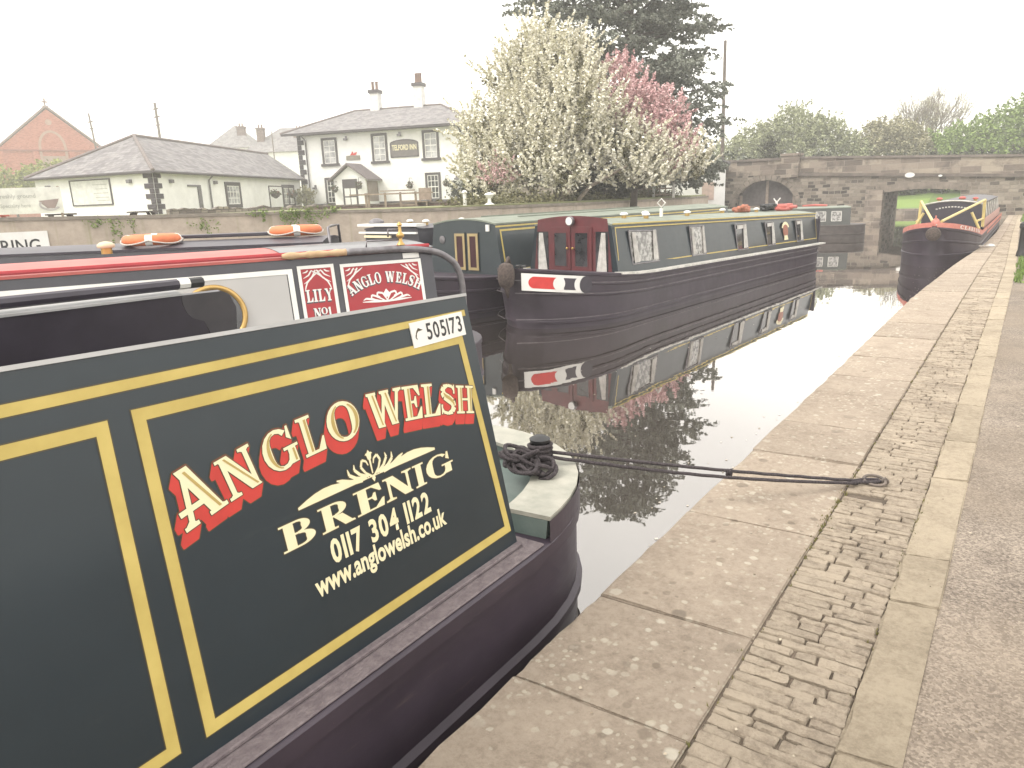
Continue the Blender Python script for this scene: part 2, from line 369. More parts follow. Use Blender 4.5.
ROOT = {}
def T(loc, rz=0): return Matrix.Translation(V(loc)) @ Matrix.Rotation(rz, 4, 'Z')
def thing(name, label, cat, loc=(0,0,0), rz=0, group=None):
    o = bpy.data.objects.new(name, None); COL.objects.link(o); o.location = loc; o.rotation_euler = (0, 0, rz)
    o.empty_display_size = .2
    o['label'] = label; o['category'] = cat
    if group: o['group'] = group
    ROOT[o.name] = T(loc, rz); return o
def build(name, mb, mt, parent=None, world=False, smooth=False, norm=True, uv=True, label=None):
    bm = mb.bm
    if norm: bmesh.ops.recalc_face_normals(bm, faces=bm.faces[:])
    M = ROOT[parent.name] if parent is not None else Matrix.Identity(4)
    if uv:
        L = bm.loops.layers.uv.new('UVMap')
        for f in bm.faces:
            n = f.normal
            if not world and parent is not None: n = M.to_3x3() @ n
            if abs(n.z) > .97: t, b = V((1, 0, 0)), V((0, 1, 0))
            else:
                t = V((-n.y, n.x, 0)).normalized(); b = n.cross(t).normalized()
            for l in f.loops:
                p = l.vert.co if (world or parent is None) else M @ l.vert.co
                l[L].uv = (p.dot(t), p.dot(b))
    me = bpy.data.meshes.new(name); bm.to_mesh(me); bm.free()
    if parent is not None and world: me.transform(M.inverted())
    if mt is not None:
        for q in (mt if isinstance(mt, (list, tuple)) else [mt]): me.materials.append(q)
    if smooth:
        for p in me.polygons: p.use_smooth = True
        if smooth is not True:
            me.set_sharp_from_angle(angle=R(smooth))
    o = bpy.data.objects.new(name, me); COL.objects.link(o)
    if parent is not None: o.parent = parent; ROOT[o.name] = M
    if label: o['label'] = label
    return o
def tag(o, label, cat, group=None):
    o['label'] = label; o['category'] = cat
    if group: o['group'] = group
    return o
def struct(o, kind='structure'): o['kind'] = kind; return o

# a flat working frame on a surface: u along, v up, off outwards
class PF:
    def __init__(s, P, Q, top):
        s.P = V(P); s.e = (V(Q)-s.P).normalized(); n = s.e.cross(V(top)-s.P).normalized()
        s.n = n; s.v = n.cross(s.e)
        if s.v.z < 0: s.v = -s.v
        s.flip = s.e.cross(s.v).dot(s.n) < 0
    def out(s, toward):          # make the outward side face a point
        if (V(toward)-s.P).dot(s.n) < 0: s.n = -s.n
        return s
    def __call__(s, u, v, off=0): return s.P+s.e*u+s.v*v+s.n*off
    def M(s): 
        m = Matrix.Identity(4)
        for i in range(3): m[i][0], m[i][1], m[i][2], m[i][3] = s.e[i], -s.n[i], s.v[i], s.P[i]
        return m                  # local x = along, y = INTO the wall, z = up
def slab(mb, pf, u0, u1, v0, v1, o0, o1): mb.box(u0, u1, -o1, -o0, v0, v1, pf.M())
def ring(mb, pf, u0, u1, v0, v1, w, o0, o1, wb=None):
    wb = w if wb is None else wb
    slab(mb, pf, u0, u1, v1-w, v1, o0, o1); slab(mb, pf, u0, u1, v0, v0+wb, o0, o1)
    slab(mb, pf, u0, u0+w, v0+wb, v1-w, o0, o1); slab(mb, pf, u1-w, u1, v0+wb, v1-w, o0, o1)
def frame_poly(mb, pf, quad, w, off):    # lining of width w inside a free quad
    q = [V((*p, 0)) for p in quad]; n = len(q); inn = []
    for i in range(n):
        a, b, c = q[i-1], q[i], q[(i+1)%n]
        d1, d2 = (b-a).normalized(), (c-b).normalized()
        n1, n2 = V((-d1.y, d1.x, 0)), V((-d2.y, d2.x, 0))
        bis = (n1+n2).normalized(); inn.append(b+bis*(w/max(.3, bis.dot(n1))))
    ctr = sum(q, V())/n
    if (inn[0]-ctr).length > (q[0]-ctr).length: inn = [2*q[i]-inn[i] for i in range(n)]
    for i in range(n):
        j = (i+1)%n
        mb.face([pf(q[i].x, q[i].y, off), pf(q[j].x, q[j].y, off), pf(inn[j].x, inn[j].y, off), pf(inn[i].x, inn[i].y, off)])

# ------------------------------------------------------------------ lettering drawn as polygons
def hull2(pts):
    pts = sorted(set((round(p[0], 6), round(p[1], 6)) for p in pts))
    def half(ps):
        h = []
        for p in ps:
            while len(h) >= 2 and (h[-1][0]-h[-2][0])*(p[1]-h[-2][1])-(h[-1][1]-h[-2][1])*(p[0]-h[-2][0]) <= 0: h.pop()
            h.append(p)
        return h[:-1]
    return half(pts)+half(pts[::-1])
def sweep(poly, d): return hull2(list(poly)+[(x+d[0], y+d[1]) for x, y in poly])
def grow(poly, r): return hull2([(x+r*math.cos(a*math.pi/4), y+r*math.sin(a*math.pi/4)) for x, y in poly for a in range(8)])
def fill(mb, polys, pf, off):
    vs, fs = [], []
    for p in polys:
        p = hull2(p)
        if len(p) < 3: continue
        fs.append(list(range(len(vs), len(vs)+len(p)))); vs += [V(q) for q in p]
    if not fs: return
    v, e, f, _ov, _oe, of = delaunay_2d_cdt(vs, [], fs, 1, 1e-5)
    bv = [mb.bm.verts.new(pf(q.x, q.y, off)) for q in v]
    for t, o in zip(f, of):
        if not o: continue                       # the eye of an O stays open
        try: mb.bm.faces.new([bv[i] for i in t])
        except ValueError: pass
def St(x0, y0, x1, y1, w): return [(x0-w/2, y0), (x0+w/2, y0), (x1+w/2, y1), (x1-w/2, y1)]
def Hb(x0, x1, y0, y1): return [(x0, y0), (x1, y0), (x1, y1), (x0, y1)]
def Arc(cx, cy, rx, ry, a0, a1, thick, thin, n=14):
    out, prev = [], None
    for i in range(n+1):
        a = R(a0+(a1-a0)*i/n); w = thin+(thick-thin)*abs(math.cos(a))**1.3
        p = (cx+rx*math.cos(a), cy+ry*math.sin(a)); q = (cx+(rx-w)*math.cos(a), cy+(ry-thin-(w-thin)*.25)*math.sin(a))
        if prev: out.append([prev[0], p, q, prev[1]])
        prev = (p, q)
    return out
def Line(pts, ws):
    out = []
    for i in range(len(pts)-1):
        (x0, y0), (x1, y1) = pts[i], pts[i+1]; L = math.hypot(x1-x0, y1-y0) or 1; nx, ny = -(y1-y0)/L, (x1-x0)/L
        a, b = ws[i]/2, ws[i+1]/2
        out.append([(x0+nx*a, y0+ny*a), (x0-nx*a, y0-ny*a), (x1-nx*b, y1-ny*b), (x1+nx*b, y1+ny*b)])
    return out
def glyph(ch, W=.2, t=.075, sf=.06):
    """serif capital, height 1: (width, strokes, gold half strokes)"""
    g = []; P = []
    def stem(x, y0=0, y1=1): P.append(St(x, y0, x, y1, W)); g.append(Hb(x+W*.02, x+W*.36, y0+sf, y1-sf))
    def foot(x, y, w): P.append(Hb(x-w/2, x+w/2, y, y+sf)); P.append([(x-w*.36, y+sf), (x+w*.36, y+sf), (x, y+sf*2)]) if y < .5 else P.append([(x-w*.36, y), (x, y-sf), (x+w*.36, y)])
    if ch == 'A':
        w = 1.0; P += [St(.17, 0, .49, 1, t*1.2), St(.80, 0, .47, 1, W*1.15), Hb(.05, .72, .26, .26+t)]; foot(.17, 0, .32); foot(.80, 0, .42)
        g += [[(.82, .06), (.88, .06), (.535, .93), (.475, .93)]]
    elif ch == 'N':
        w = 1.0; P += [St(.17, 0, .17, 1, t*1.3), St(.84, 0, .84, 1, t*1.3), St(.80, 0, .20, 1, W*1.25)]; foot(.17, 0, .34); foot(.84, 1-sf, .34); P.append(Hb(0, .25, 1-sf, 1))
        g += [[(.82, .05), (.88, .05), (.28, .95), (.22, .95)]]
    elif ch == 'C':
        w = .9; P += Arc(.46, .5, .46, .52, 45, 315, W, t); P += [[(.74, .68), (.86, .62), (.86, .98), (.80, .98)], [(.72, .14), (.80, .06), (.88, .28), (.82, .30)]]
    elif ch in 'GO' or ch == 'o':
        w = .92
        if ch == 'G':
            P += Arc(.46, .5, .46, .52, 48, 325, W, t); P += [St(.78, .04, .78, .46, W*.9), Hb(.56, .98, .42, .42+sf), [(.74, .72), (.86, .62), (.86, .99), (.80, .99)]]
            g += Arc(.46, .5, .46-W*.5, .47, 100, 260, W*.38, t*.3)+[Hb(.79, .85, .08, .40)]
        else:
            P += Arc(.46, .5, .46, .52, 0, 360, W, t, 24); g += Arc(.46, .5, .46-W*.5, .47, 110, 250, W*.38, t*.3)+Arc(.46, .5, .46-W*.1, .47, -60, 60, W*.38, t*.3)
    elif ch == 'L':
        w = .84; stem(.27); foot(.27, 1-sf, .5); P += [Hb(.04, .8, 0, sf), [(.8, 0), (.84, .36), (.78, .36), (.55, sf), (.55, 0)]]
    elif ch == 'W':
        w = 1.35; P += [St(.40, 0, .16, 1, W*1.1), St(.42, 0, .66, 1, t*1.2), St(.92, 0, .66, 1, W*1.1), St(.94, 0, 1.18, 1, t*1.2)]
        foot(.16, 1-sf, .36); foot(.66, 1-sf, .36); foot(1.18, 1-sf, .32); g += [[(.41, .06), (.46, .06), (.24, .93), (.18, .93)], [(.93, .06), (.98, .06), (.74, .93), (.68, .93)]]
    elif ch == 'E':
        w = .86; stem(.27); P += [Hb(.04, .78, 1-sf, 1), Hb(.04, .82, 0, sf), Hb(.3, .6, .48, .48+sf), [(.78, 1), (.82, .68), (.76, .68), (.55, 1-sf), (.55, 1)], [(.82, 0), (.86, .34), (.80, .34), (.58, sf), (.58, 0)], [(.58, .34), (.64, .34), (.64, .68), (.58, .68), (.5, .51)]]
    elif ch == 'S':
        w = .84; pts = [(.74, .80), (.66, .92), (.44, .965), (.22, .90), (.15, .76), (.24, .62), (.44, .52), (.64, .40), (.70, .25), (.60, .10), (.38, .035), (.16, .09), (.08, .22)]
        P += Line(pts, [t*.8, t, t, W*.75, W*.95, W*1.05, W*1.15, W*1.05, W*.95, W*.75, t, t, t*.8]); P += [[(.70, .68), (.78, .68), (.78, .98), (.73, .98)], [(.05, .02), (.10, .02), (.13, .34), (.05, .34)]]
        g += Line([(.20, .72), (.30, .62), (.50, .53), (.68, .40), (.72, .27)], [.03, W*.4, W*.45, W*.4, .03])
    elif ch == 'H':
        w = 1.04; stem(.24); stem(.80); P.append(Hb(.24, .8, .47, .47+sf)); [foot(x, y, .46) for x in (.24, .80) for y in (0, 1-sf)]
    elif ch == 'I':
        w = .5; stem(.25); foot(.25, 0, .48); foot(.25, 1-sf, .48)
    elif ch == 'B':
        w = .92; P.append(St(.27, 0, .27, 1, W)); P += [Hb(.04, .5, 1-sf, 1), Hb(.04, .5, 0, sf), Hb(.25, .5, .49, .49+sf)]
        P += Arc(.48, .75, .34, .25, -90, 90, W*.95, sf)+Arc(.50, .27, .40, .27, -90, 90, W, sf)
    elif ch == 'R':
        w = 1.0; P.append(St(.27, 0, .27, 1, W)); P += [Hb(.04, .5, 1-sf, 1), Hb(.25, .5, .46, .46+sf)]; foot(.27, 0, .46)
        P += Arc(.48, .74, .36, .26, -90, 90, W*.95, sf); P += [St(.84, 0, .55, .48, W*1.1), [(.74, 0), (1.02, 0), (1.0, sf), (.9, sf*1.3)]]
    elif ch == 'Y':
        w = .95; P += [St(.47, 0, .47, .5, W), St(.47, .45, .18, 1, W), St(.47, .45, .78, 1, t*1.2)]; foot(.47, 0, .46); foot(.18, 1-sf, .36); foot(.78, 1-sf, .32)
    elif ch == '1':
        w = .5; stem(.27); foot(.27, 0, .48); P.append([(.05, .8), (.27, .93), (.27, 1), (.2, 1), (.05, .86)])
    return w, P, g
def place(polys, x, y, ang, sx, sy):
    c, s = math.cos(ang), math.sin(ang)
    return [[(x+(p[0]*sx)*c-(p[1]*sy)*s, y+(p[0]*sx)*s+(p[1]*sy)*c) for p in q] for q in polys]
def set_text(name, text, pf, u0, u1, v0, h, off, mt, parent, bold=.02, gap=.10, space=.34):
    """as plain_text, with every character set close by its own width"""
    parts, x = [], 0.
    for ch in text:
        if ch == ' ': x += space; continue
        cu = bpy.data.curves.new('text', 'FONT'); cu.body = ch; cu.offset = bold; cu.resolution_u = 3
        o = bpy.data.objects.new('text', cu); COL.objects.link(o); bpy.context.view_layer.update()
        me = bpy.data.meshes.new_from_object(o.evaluated_get(bpy.context.evaluated_depsgraph_get())); bpy.data.objects.remove(o); bpy.data.curves.remove(cu)
        a, b = min(v.co.x for v in me.vertices), max(v.co.x for v in me.vertices)
        parts.append((me, x-a)); x += b-a+gap
    k = (u1-u0)/(x-gap); ky = h/.70; mb = MB()
    for me, dx in parts:
        for v in me.vertices: v.co = pf(u0+(v.co.x+dx)*k, v0+v.co.y*ky, off)
        mb.bm.from_mesh(me); bpy.data.meshes.remove(me)
    return build(name, mb, mt, parent, world=True, norm=False)
def plain_text(name, text, pf, u0, u1, v0, h, off, mt, parent, bold=.02, desc=False, world=True):
    """sans lettering fitted between u0 and u1 with cap height h on baseline v0"""
    cu = bpy.data.curves.new('text', 'FONT'); cu.body = text; cu.offset = bold; cu.resolution_u = 3
    o = bpy.data.objects.new('text', cu); COL.objects.link(o)
    bpy.context.view_layer.update()
    dg = bpy.context.evaluated_depsgraph_get(); me = bpy.data.meshes.new_from_object(o.evaluated_get(dg))
    bpy.data.objects.remove(o); bpy.data.curves.remove(cu)
    xs = [v.co.x for v in me.vertices]; x0, x1 = min(xs), max(xs); k = (u1-u0)/(x1-x0); ky = h/.70
    mb = MB(); mb.bm.from_mesh(me); bpy.data.meshes.remove(me)
    for v in mb.bm.verts: v.co = pf(u0+(v.co.x-x0)*k, v0+v.co.y*ky, off)
    return build(name, mb, mt, parent, world=world, norm=False)

# ================================================================== SETTING
def flat(mb, pts, z): mb.face([V((x, y, z)) for x, y in pts])
def block(mb, pts, z0, z1):
    n = len(pts); flat(mb, pts, z1)
    for i in range(n):
        (a, b), (c, d) = pts[i], pts[(i+1) % n]
        mb.face([(a, b, z0), (c, d, z0), (c, d, z1), (a, b, z1)])
EDGE = [(-1.36, -8), (-1.36, 13), (-1.24, 18), (-1.0, 24), (-.92, 30), (-.95, 46), (-.95, 52)]      # coping edge
INN = [(-.695, -8), (-.695, 9), (-.70, 18), (-.66, 24), (-.66, 30), (-.70, 46), (-.70, 52)]
KL = [(-.30, -8), (-.30, 9), (-.31, 18), (-.38, 24), (-.44, 30), (-.52, 46), (-.52, 52)]
KR = [(-.118, -8), (-.12, 9), (-.12, 18), (-.2, 24), (-.27, 30), (-.36, 46), (-.36, 52)]
def interp(line, y):
    for (x0, y0), (x1, y1) in zip(line, line[1:]):
        if y0 <= y <= y1: return x0+(x1-x0)*(y-y0)/(y1-y0)
    return line[-1][0]
BANK = [(-24, -3), (-19.84, 6.14), (-17.83, 10.09), (-16.0, 13.28), (-13.8, 16.1), (-13.07, 17.27), (-12.5, 24), (-13.4, 34), (-16.6, 46.2)]
mb = MB(); flat(mb, [(-260, -120), (160, -120), (160, 240), (-260, 240)], -1.0); struct(build('ground', mb, FIELD))
mb = MB(); flat(mb, [(-60, -60), (-.5, -60), (-.5, 66), (-60, 66)], 0); struct(build('water', mb, WATER))
mb = MB(); block(mb, [(-24, -60), (-24, -3)]+BANK[1:]+[(-60, 46.2), (-60, 62), (-700, 300), (-700, -60)][0:0]+[(-16.6, 60), (-30, 90), (-60, 220), (-240, 220), (-240, -60)], -1, 1.9)
struct(build('terrace', mb, FIELD))
mb = MB(); pts = EDGE[:]; block(mb, [(60, -30), (60, 52)]+[(x+.05, y) for x, y in EDGE[::-1]]+[(-1.31, -30)], -1, .29); struct(build('towpath_bank', mb, EARTH))
# banked grass beyond the bridge where the canal bends away
mb = MB(); g = [[V((-40+i*4.2, 58.5+j*3, [.35, .45, .9, 1.35, 1.6, 1.8, 2, 2.1, 2.2, 2.2][j]+random.uniform(-.1, .1))) for i in range(20)] for j in range(10)]
for a, b in zip(g, g[1:]):
    for i in range(19): mb.face([a[i], a[i+1], b[i+1], b[i]])
for i in range(19): mb.face([(g[0][i].x, 58.5, -1), (g[0][i+1].x, 58.5, -1), g[0][i+1], g[0][i]])
struct(build('grass_bank', mb, GRASS))
mb = MB(); flat(mb, [(-.95, 52), (60, 52), (60, 60), (-2, 60)], .31); struct(build('far_towpath', mb, ASPHALT))

# coping: worn slabs, cobbles (setts on edge), kerb, path
def slabs(name, A, B, ys, z0, z1, gap, mt, jit, nx=1):
    mb = MB()
    for y0, y1 in zip(ys, ys[1:]):
        t = MB(); n = 8
        a0, a1 = y0+gap/2, y1-gap/2; dz = random.uniform(-jit, jit)
        sk = .012
        def P(x, y, z): return V((x, y, z))
        def crn(yy, line): return interp(line, max(-7.9, min(51.9, yy)))
        L0, L1, R0, R1 = crn(a0, A), crn(a1, A), crn(a0, B), crn(a1, B)
        v = t.hexa([P(L0, a0-sk, z0), P(R0, a0+sk, z0), P(R1, a1+sk, z0), P(L1, a1-sk, z0), P(L0, a0-sk, z1+dz), P(R0, a0+sk, z1+dz+random.uniform(-jit, jit)), P(R1, a1+sk, z1+dz), P(L1, a1-sk, z1+dz+random.uniform(-jit, jit))])
        bmesh.ops.bevel(t.bm, geom=t.bm.edges[:], offset=.006, segments=2, affect='EDGES')
        if y1 < 14:
            bmesh.ops.subdivide_edges(t.bm, edges=[e for e in t.bm.edges if e.calc_length() > .12], cuts=5, use_grid_fill=True)
            for q in t.bm.verts:
                edge = min(abs(q.co.x-interp(A, q.co.y)), 1) < .03
                q.co += V((random.uniform(-.012, .006) if edge else 0, 0, random.uniform(-.003, .003)))
        me = bpy.data.meshes.new('t'); t.bm.to_mesh(me); t.bm.free(); mb.bm.from_mesh(me); bpy.data.meshes.remove(me)
    return struct(build(name, mb, mt, uv=False))
ys = [-7.5, -5.6, -3.8, -1.9, -.4, .6, 1.87, 2.53, 3.55, 4.7, 5.45, 6.4, 7.1, 8.05]
while ys[-1] < 50: ys.append(ys[-1]+random.uniform(.75, 1.35))
slabs('coping', EDGE, [(x-.006, y) for x, y in INN], ys, -.6, .35, .006, COPING, .004)
ys = [-7, -4.5, -2.3, -.6, 1.0, 2.1, 3.13, 3.6, 4.72, 5.5, 6.5, 7.6, 8.5]
while ys[-1] < 50: ys.append(ys[-1]+random.uniform(.5, 1.2))
slabs('kerb', KL, KR, ys, .1, .352, .005, KERB, .003)
mb = MB(); y = -2.0
while y < 50:
    near = y < 12
    d = random.uniform(.040, .068) if near else random.uniform(.05, .10)
    xa, xb = interp(INN, y)+.001, interp(KL, y)-.004
    x = xa
    while x < xb-.03:
        w = random.choice([random.uniform(.08, .14), random.uniform(.13, .22), random.uniform(.18, .32)]); x2 = min(xb, x+w)
        if xb-x2 < .07: x2 = xb
        if random.random() < .004: x = x2; continue
        t = MB(); h = .3485+random.uniform(-.003, .003); g = random.uniform(.002, .0042); y0, y1 = y+g/2, y+d-g/2
        j = lambda s=.003: random.uniform(-s, s)
        t.hexa([V((x+g+j(), y0+j(), .2)), V((x2-g+j(), y0+j(), .2)), V((x2-g+j(), y1+j(), .2)), V((x+g+j(), y1+j(), .2)),
                V((x+g+j(), y0+j(), h+j(.004))), V((x2-g+j(), y0+j(), h+j(.004))), V((x2-g+j(), y1+j(), h+j(.004))), V((x+g+j(), y1+j(), h+j(.004)))])
        if near:
            top = [e for e in t.bm.edges if not (e.verts[0].co.z < .25 and e.verts[1].co.z < .25)]
            bmesh.ops.subdivide_edges(t.bm, edges=[e for e in t.bm.edges if e.calc_length() > .09 and e.verts[0].co.z > .25 and e.verts[1].co.z > .25], cuts=2)
            bmesh.ops.bevel(t.bm, geom=[e for e in t.bm.edges if e.verts[0].co.z > .25 or e.verts[1].co.z > .25], offset=min(.008, d*.2), segments=2, affect='EDGES', profile=.5)
            for q in t.bm.verts:
                if q.co.z > .25: q.co += V((j(.0035), j(.0035), j(.0035)))
        me = bpy.data.meshes.new('t'); t.bm.to_mesh(me); t.bm.free(); mb.bm.from_mesh(me); bpy.data.meshes.remove(me)
        x = x2
    y += d
struct(build('cobbles', mb, SETT, uv=False, smooth=35))
mb = MB(); yl = [-8, 9, 13, 18, 24, 30, 46, 51.9]
for a, b in zip(yl, yl[1:]): mb.face([(interp(INN, a)-.02, a, .337), (interp(KL, a)+.03, a, .337), (interp(KL, b)+.03, b, .337), (interp(INN, b)-.02, b, .337)])
struct(build('joint_fill', mb, EARTH))
mb = MB(); n = 60
def path_x(y): return interp(KR, max(-8, min(52, y)))-.02
yy = [-8, -2, 0, 2, 4, 7, 10, 14, 18, 24, 30, 46, 52]
for a, b in zip(yy, yy[1:]): mb.face([(path_x(a), a, .345), (9, a, .345), (9, b, .345), (path_x(b), b, .345)])
struct(build('path', mb, ASPHALT))
# grass either side of the far path
def grass(name, poly, z, n, h):
    mb = MB(); flat(mb, poly, z)
    xs = [p[0] for p in poly]; ysn = [p[1] for p in poly]
    for _ in range(n):
        x, y = random.uniform(min(xs), max(xs)), random.uniform(min(ysn), max(ysn))
        a = random.uniform(0, 6.3); c, s_ = math.cos(a)*.02, math.sin(a)*.02; l = h*random.uniform(.4, 1)
        mb.face([(x-c, y-s_, z), (x+c, y+s_, z), (x+random.uniform(-.03, .03), y+random.uniform(-.03, .03), z+l)])
    return struct(build(name, mb, GRASS, uv=False, norm=False), 'stuff')
grass('grass_verge', [(-.06, 17.3), (.10, 15.2), (2.6, 15.0), (2.6, 22.3), (-.12, 22.3)], .352, 5000, .09)
grass('grass_verge', [(-.3, 38), (7, 38), (7, 45.9), (-.35, 45.9)], .352, 3000, .15)
# moss and weeds in the joints of the paving
mb = MB()
for _ in range(420):
    y = random.uniform(1.2, 16); x = interp(random.choice([INN, INN, KL]), y)+random.gauss(-.004, .012)
    if random.random() < .3: y = 4.0+random.gauss(0, .35)
    for _k in range(2):
        a = random.uniform(0, 6.3); c, s_ = math.cos(a)*.007, math.sin(a)*.007
        mb.face([(x-c, y-s_, .33), (x+c, y+s_, .33), (x+random.uniform(-.012, .012), y+random.uniform(-.012, .012), .345+random.uniform(.004, .016))])
struct(build('moss', mb, leafmat('moss', [(.10, .10, .04), (.17, .16, .06), (.24, .21, .09)]), uv=False, norm=False), 'stuff')

L_v, L_f = [], []
for _ in range(700):
    y = random.uniform(1.0, 14); x = random.choice([random.uniform(-1.3, -.1), random.uniform(-.12, 2.2), random.uniform(-.14, .25)]); z = .3535
    k = random.uniform(.003, .010); a = random.uniform(0, 6.3); n_ = len(L_v)
    L_v += [(x+k*math.cos(a+q*1.57)*random.uniform(.5, 1), y+k*math.sin(a+q*1.57)*random.uniform(.5, 1), z+random.uniform(0, .004)) for q in range(4)]; L_f.append((n_, n_+1, n_+2, n_+3))
me = bpy.data.meshes.new('leaf_litter'); me.from_pydata(L_v, [], L_f); me.materials.append(leafmat('litter', [(.10, .075, .05), (.28, .23, .17), (.45, .40, .32)])); o = bpy.data.objects.new('leaf_litter', me); COL.objects.link(o); struct(o, 'stuff')

L_v, L_f = [], []
for _ in range(260):
    y = random.uniform(2.6, 22); x = random.choice([-1.42-abs(random.gauss(0, .25)), random.uniform(-4.3, -1.5)]); k = random.uniform(.006, .016); a = random.uniform(0, 6.3); n_ = len(L_v)
    L_v += [(x+k*math.cos(a+q*1.57)*random.uniform(.4, 1), y+k*math.sin(a+q*1.57), .003) for q in range(4)]; L_f.append((n_, n_+1, n_+2, n_+3))
me = bpy.data.meshes.new('floating_petals'); me.from_pydata(L_v, [], L_f); me.materials.append(leafmat('petal', [(.25, .2, .13), (.5, .46, .4), (.6, .57, .52)])); o = bpy.data.objects.new('floating_petals', me); COL.objects.link(o); struct(o, 'stuff')

# ================================================================== BOATS
def outline(hb, tip, p):
    """half width of a hull at distance s from its end"""
    def w(s):
        t = min(1, max(0, s/tip))
        return max(.05, hb*(1-(1-t)**p)**(1/p))
    return w
def hull_part(parent, L, hb, tip, p, zg, mt, sheer=lambda s: 0., tip2=1.6, rubs=((.2, .035),), top=.05, rake=0.):
    w = outline(hb, tip, p); w2 = outline(hb, tip2, 2)
    ss = [0, .02, .06, .12, .2, .3, .42, .56, .72, .9, 1.1, 1.4, 1.8, 2.3, 3]+[3+(L-5)*i/8 for i in range(1, 9)]+[L-1.6, L-1.2, L-.8, L-.4, L-.15, L-.04]
    ss = sorted(set(round(s, 3) for s in ss if s <= L-.03)); mb = MB(); secs = []
    for s in ss:
        h = min(w(s), w2(L-s)); z = zg+sheer(s)
        prof = [(-.4, -.03), (-.02, 0)]
        for zr, tr in rubs:
            q = zr*z/zg if zr > .3 else zr
            prof += [(q-.03, 0), (q-.018, tr), (q+.018, tr), (q+.03, 0)]
        prof += [(z-top-.01, 0), (z-top, .022), (z-.008, .022), (z, .012)]
        rk = lambda zz: -rake*max(0, 1-s/tip)*(1-max(0, zz)/z)           # the stem leans out
        right = [V((h+d if h > .06 else h*(1+d), -s+rk(zz), zz)) for zz, d in prof]
        left = [V((-q.x, q.y, q.z)) for q in right[::-1]]
        secs.append(right+left)
    mb.loft(secs)
    return build('hull', mb, mt, parent, smooth=40)
def hull_pt(hb, tip, p, s, side, z, off):
    w = outline(hb, tip, p); a, b = w(s), w(s+.01)
    t = V(((b-a)*side, -.01, 0)).normalized(); n = V((-t.y*side, t.x*side, 0))
    if n.x*side < 0: n = -n
    return V((a*side, -s, z))+n*(off+.0)
def cabin_part(parent, y0, y1, cb, cr, zb, zr, mt, roof_mt, camber=.07, sheer=0., face_mt=None, roof_over=.02, roof_th=.035):
    """cabin shell (walls and ends) and its cambered roof; sheer = rise per metre towards the visible end"""
    mb = MB(); A = []
    for y in (y0, y1):
        d = sheer*(y-y0)
        A.append([V((cb, y, zb+d)), V((cr, y, zr+d))]+[V((cr*k, y, zr+d+camber*(1-k*k))) for k in (.8, .6, .4, .2, 0, -.2, -.4, -.6, -.8)]+[V((-cr, y, zr+d)), V((-cb, y, zb+d))])
    mb.loft(A)
    c = build('cabin', mb, mt, parent)
    mb = MB(); secs = []
    ks = (-1, -.8, -.6, -.4, -.2, 0, .2, .4, .6, .8, 1)
    for y in (y0+roof_over, y1-roof_over):
        d = sheer*(y-y0); o = cr+.012
        up = [V((o*k, y, zr+d+camber*(1-k*k)+roof_th)) for k in ks]; lo = [V((o*k, y, zr+d+camber*(1-k*k)+.003)) for k in ks[::-1]]
        secs.append(up+lo)
    mb.loft(secs); r = build('roof', mb, roof_mt, parent, smooth=35)
    return c, r

# ---------------------------------------------------------------- the near green boat
BR = thing('narrowboat', 'dark green narrowboat in the foreground with red shaded ANGLO WELSH lettering', 'narrowboat', (-2.6, 3.35, 0), 0, 'narrowboats moored in the basin')
hull_part(BR, 14, 1.045, 1.15, 2.4, .60, BLACKING, rubs=((.17, .03),), top=.07)
# gunwale walkway
mb = MB(); mb.box(.90, 1.052, -12, -.985, .601, .612); mb.box(.955, .985, -12, -1.05, .612, .628)
mb.bevel(.004); build('gunwale', mb, GUNWALE, BR)
cabin_part(BR, -4.3, -13, .955, .735, .604, 1.70, GREEN, GREYROOF2, .06, 0, roof_over=.0, roof_th=.02)
BP = PF((-1.64, 0, .62), (-1.64, 1, .62), (-1.86, 0, 1.68)).out((0, 0, 1))
mb = MB(); mb.prism([(-.9, -.016), (2.293, -.016), (2.293, 1.072), (-.9, 1.15)], .05, BP.M()); build('cabin_side', mb, GREEN, BR, world=True)
mb = MB(); mb.hexa([BP(-.9, 1.151, .006), BP(2.297, 1.073, .006), BP(2.297, 1.073, -.056), BP(-.9, 1.151, -.056), BP(-.9, 1.163, .006), BP(2.297, 1.085, .006), BP(2.297, 1.085, -.056), BP(-.9, 1.163, -.056)]); build('coaming', mb, GREYROOF2, BR, world=True)
BQ = PF((-3.56, 0, .62), (-3.56, 1, .62), (-3.34, 0, 1.68)).out((0, 0, 1))
far_side = [(-.9, -.016), (2.25, -.016), (2.24, .60), (2.24, .79), (2.09, .79), (2.085, .84), (2.06, .90), (2.0, .925), (1.965, .955), (1.945, 1.0), (1.935, 1.052), (-.9, 1.085)]
mb = MB(); mb.prism(far_side, .05, BQ.M()); build('far_cabin_side', mb, PURPLE_BLACK, BR, world=True)
mb = MB(); mb.prism([(1.937, 1.05), (2.155, 1.046), (2.205, 1.02), (2.245, .95), (2.25, .80), (2.10, .80), (2.088, .842), (2.06, .90), (2.0, .925), (1.967, .955), (1.947, 1.0)], .03, BQ.M()); build('end_panel', mb, mat('dark_grey_panel', (.075, .07, .08), .35, (.055, .052, .06), 4), BR, world=True)
mb = MB(); mb.hexa([BQ(-.9, 1.086, .008), BQ(1.94, 1.053, .008), BQ(1.94, 1.053, -.06), BQ(-.9, 1.086, -.06), BQ(-.9, 1.096, .008), BQ(1.94, 1.063, .008), BQ(1.94, 1.063, -.06), BQ(-.9, 1.096, -.06)]); build('far_coaming', mb, GREYROOF2, BR, world=True)
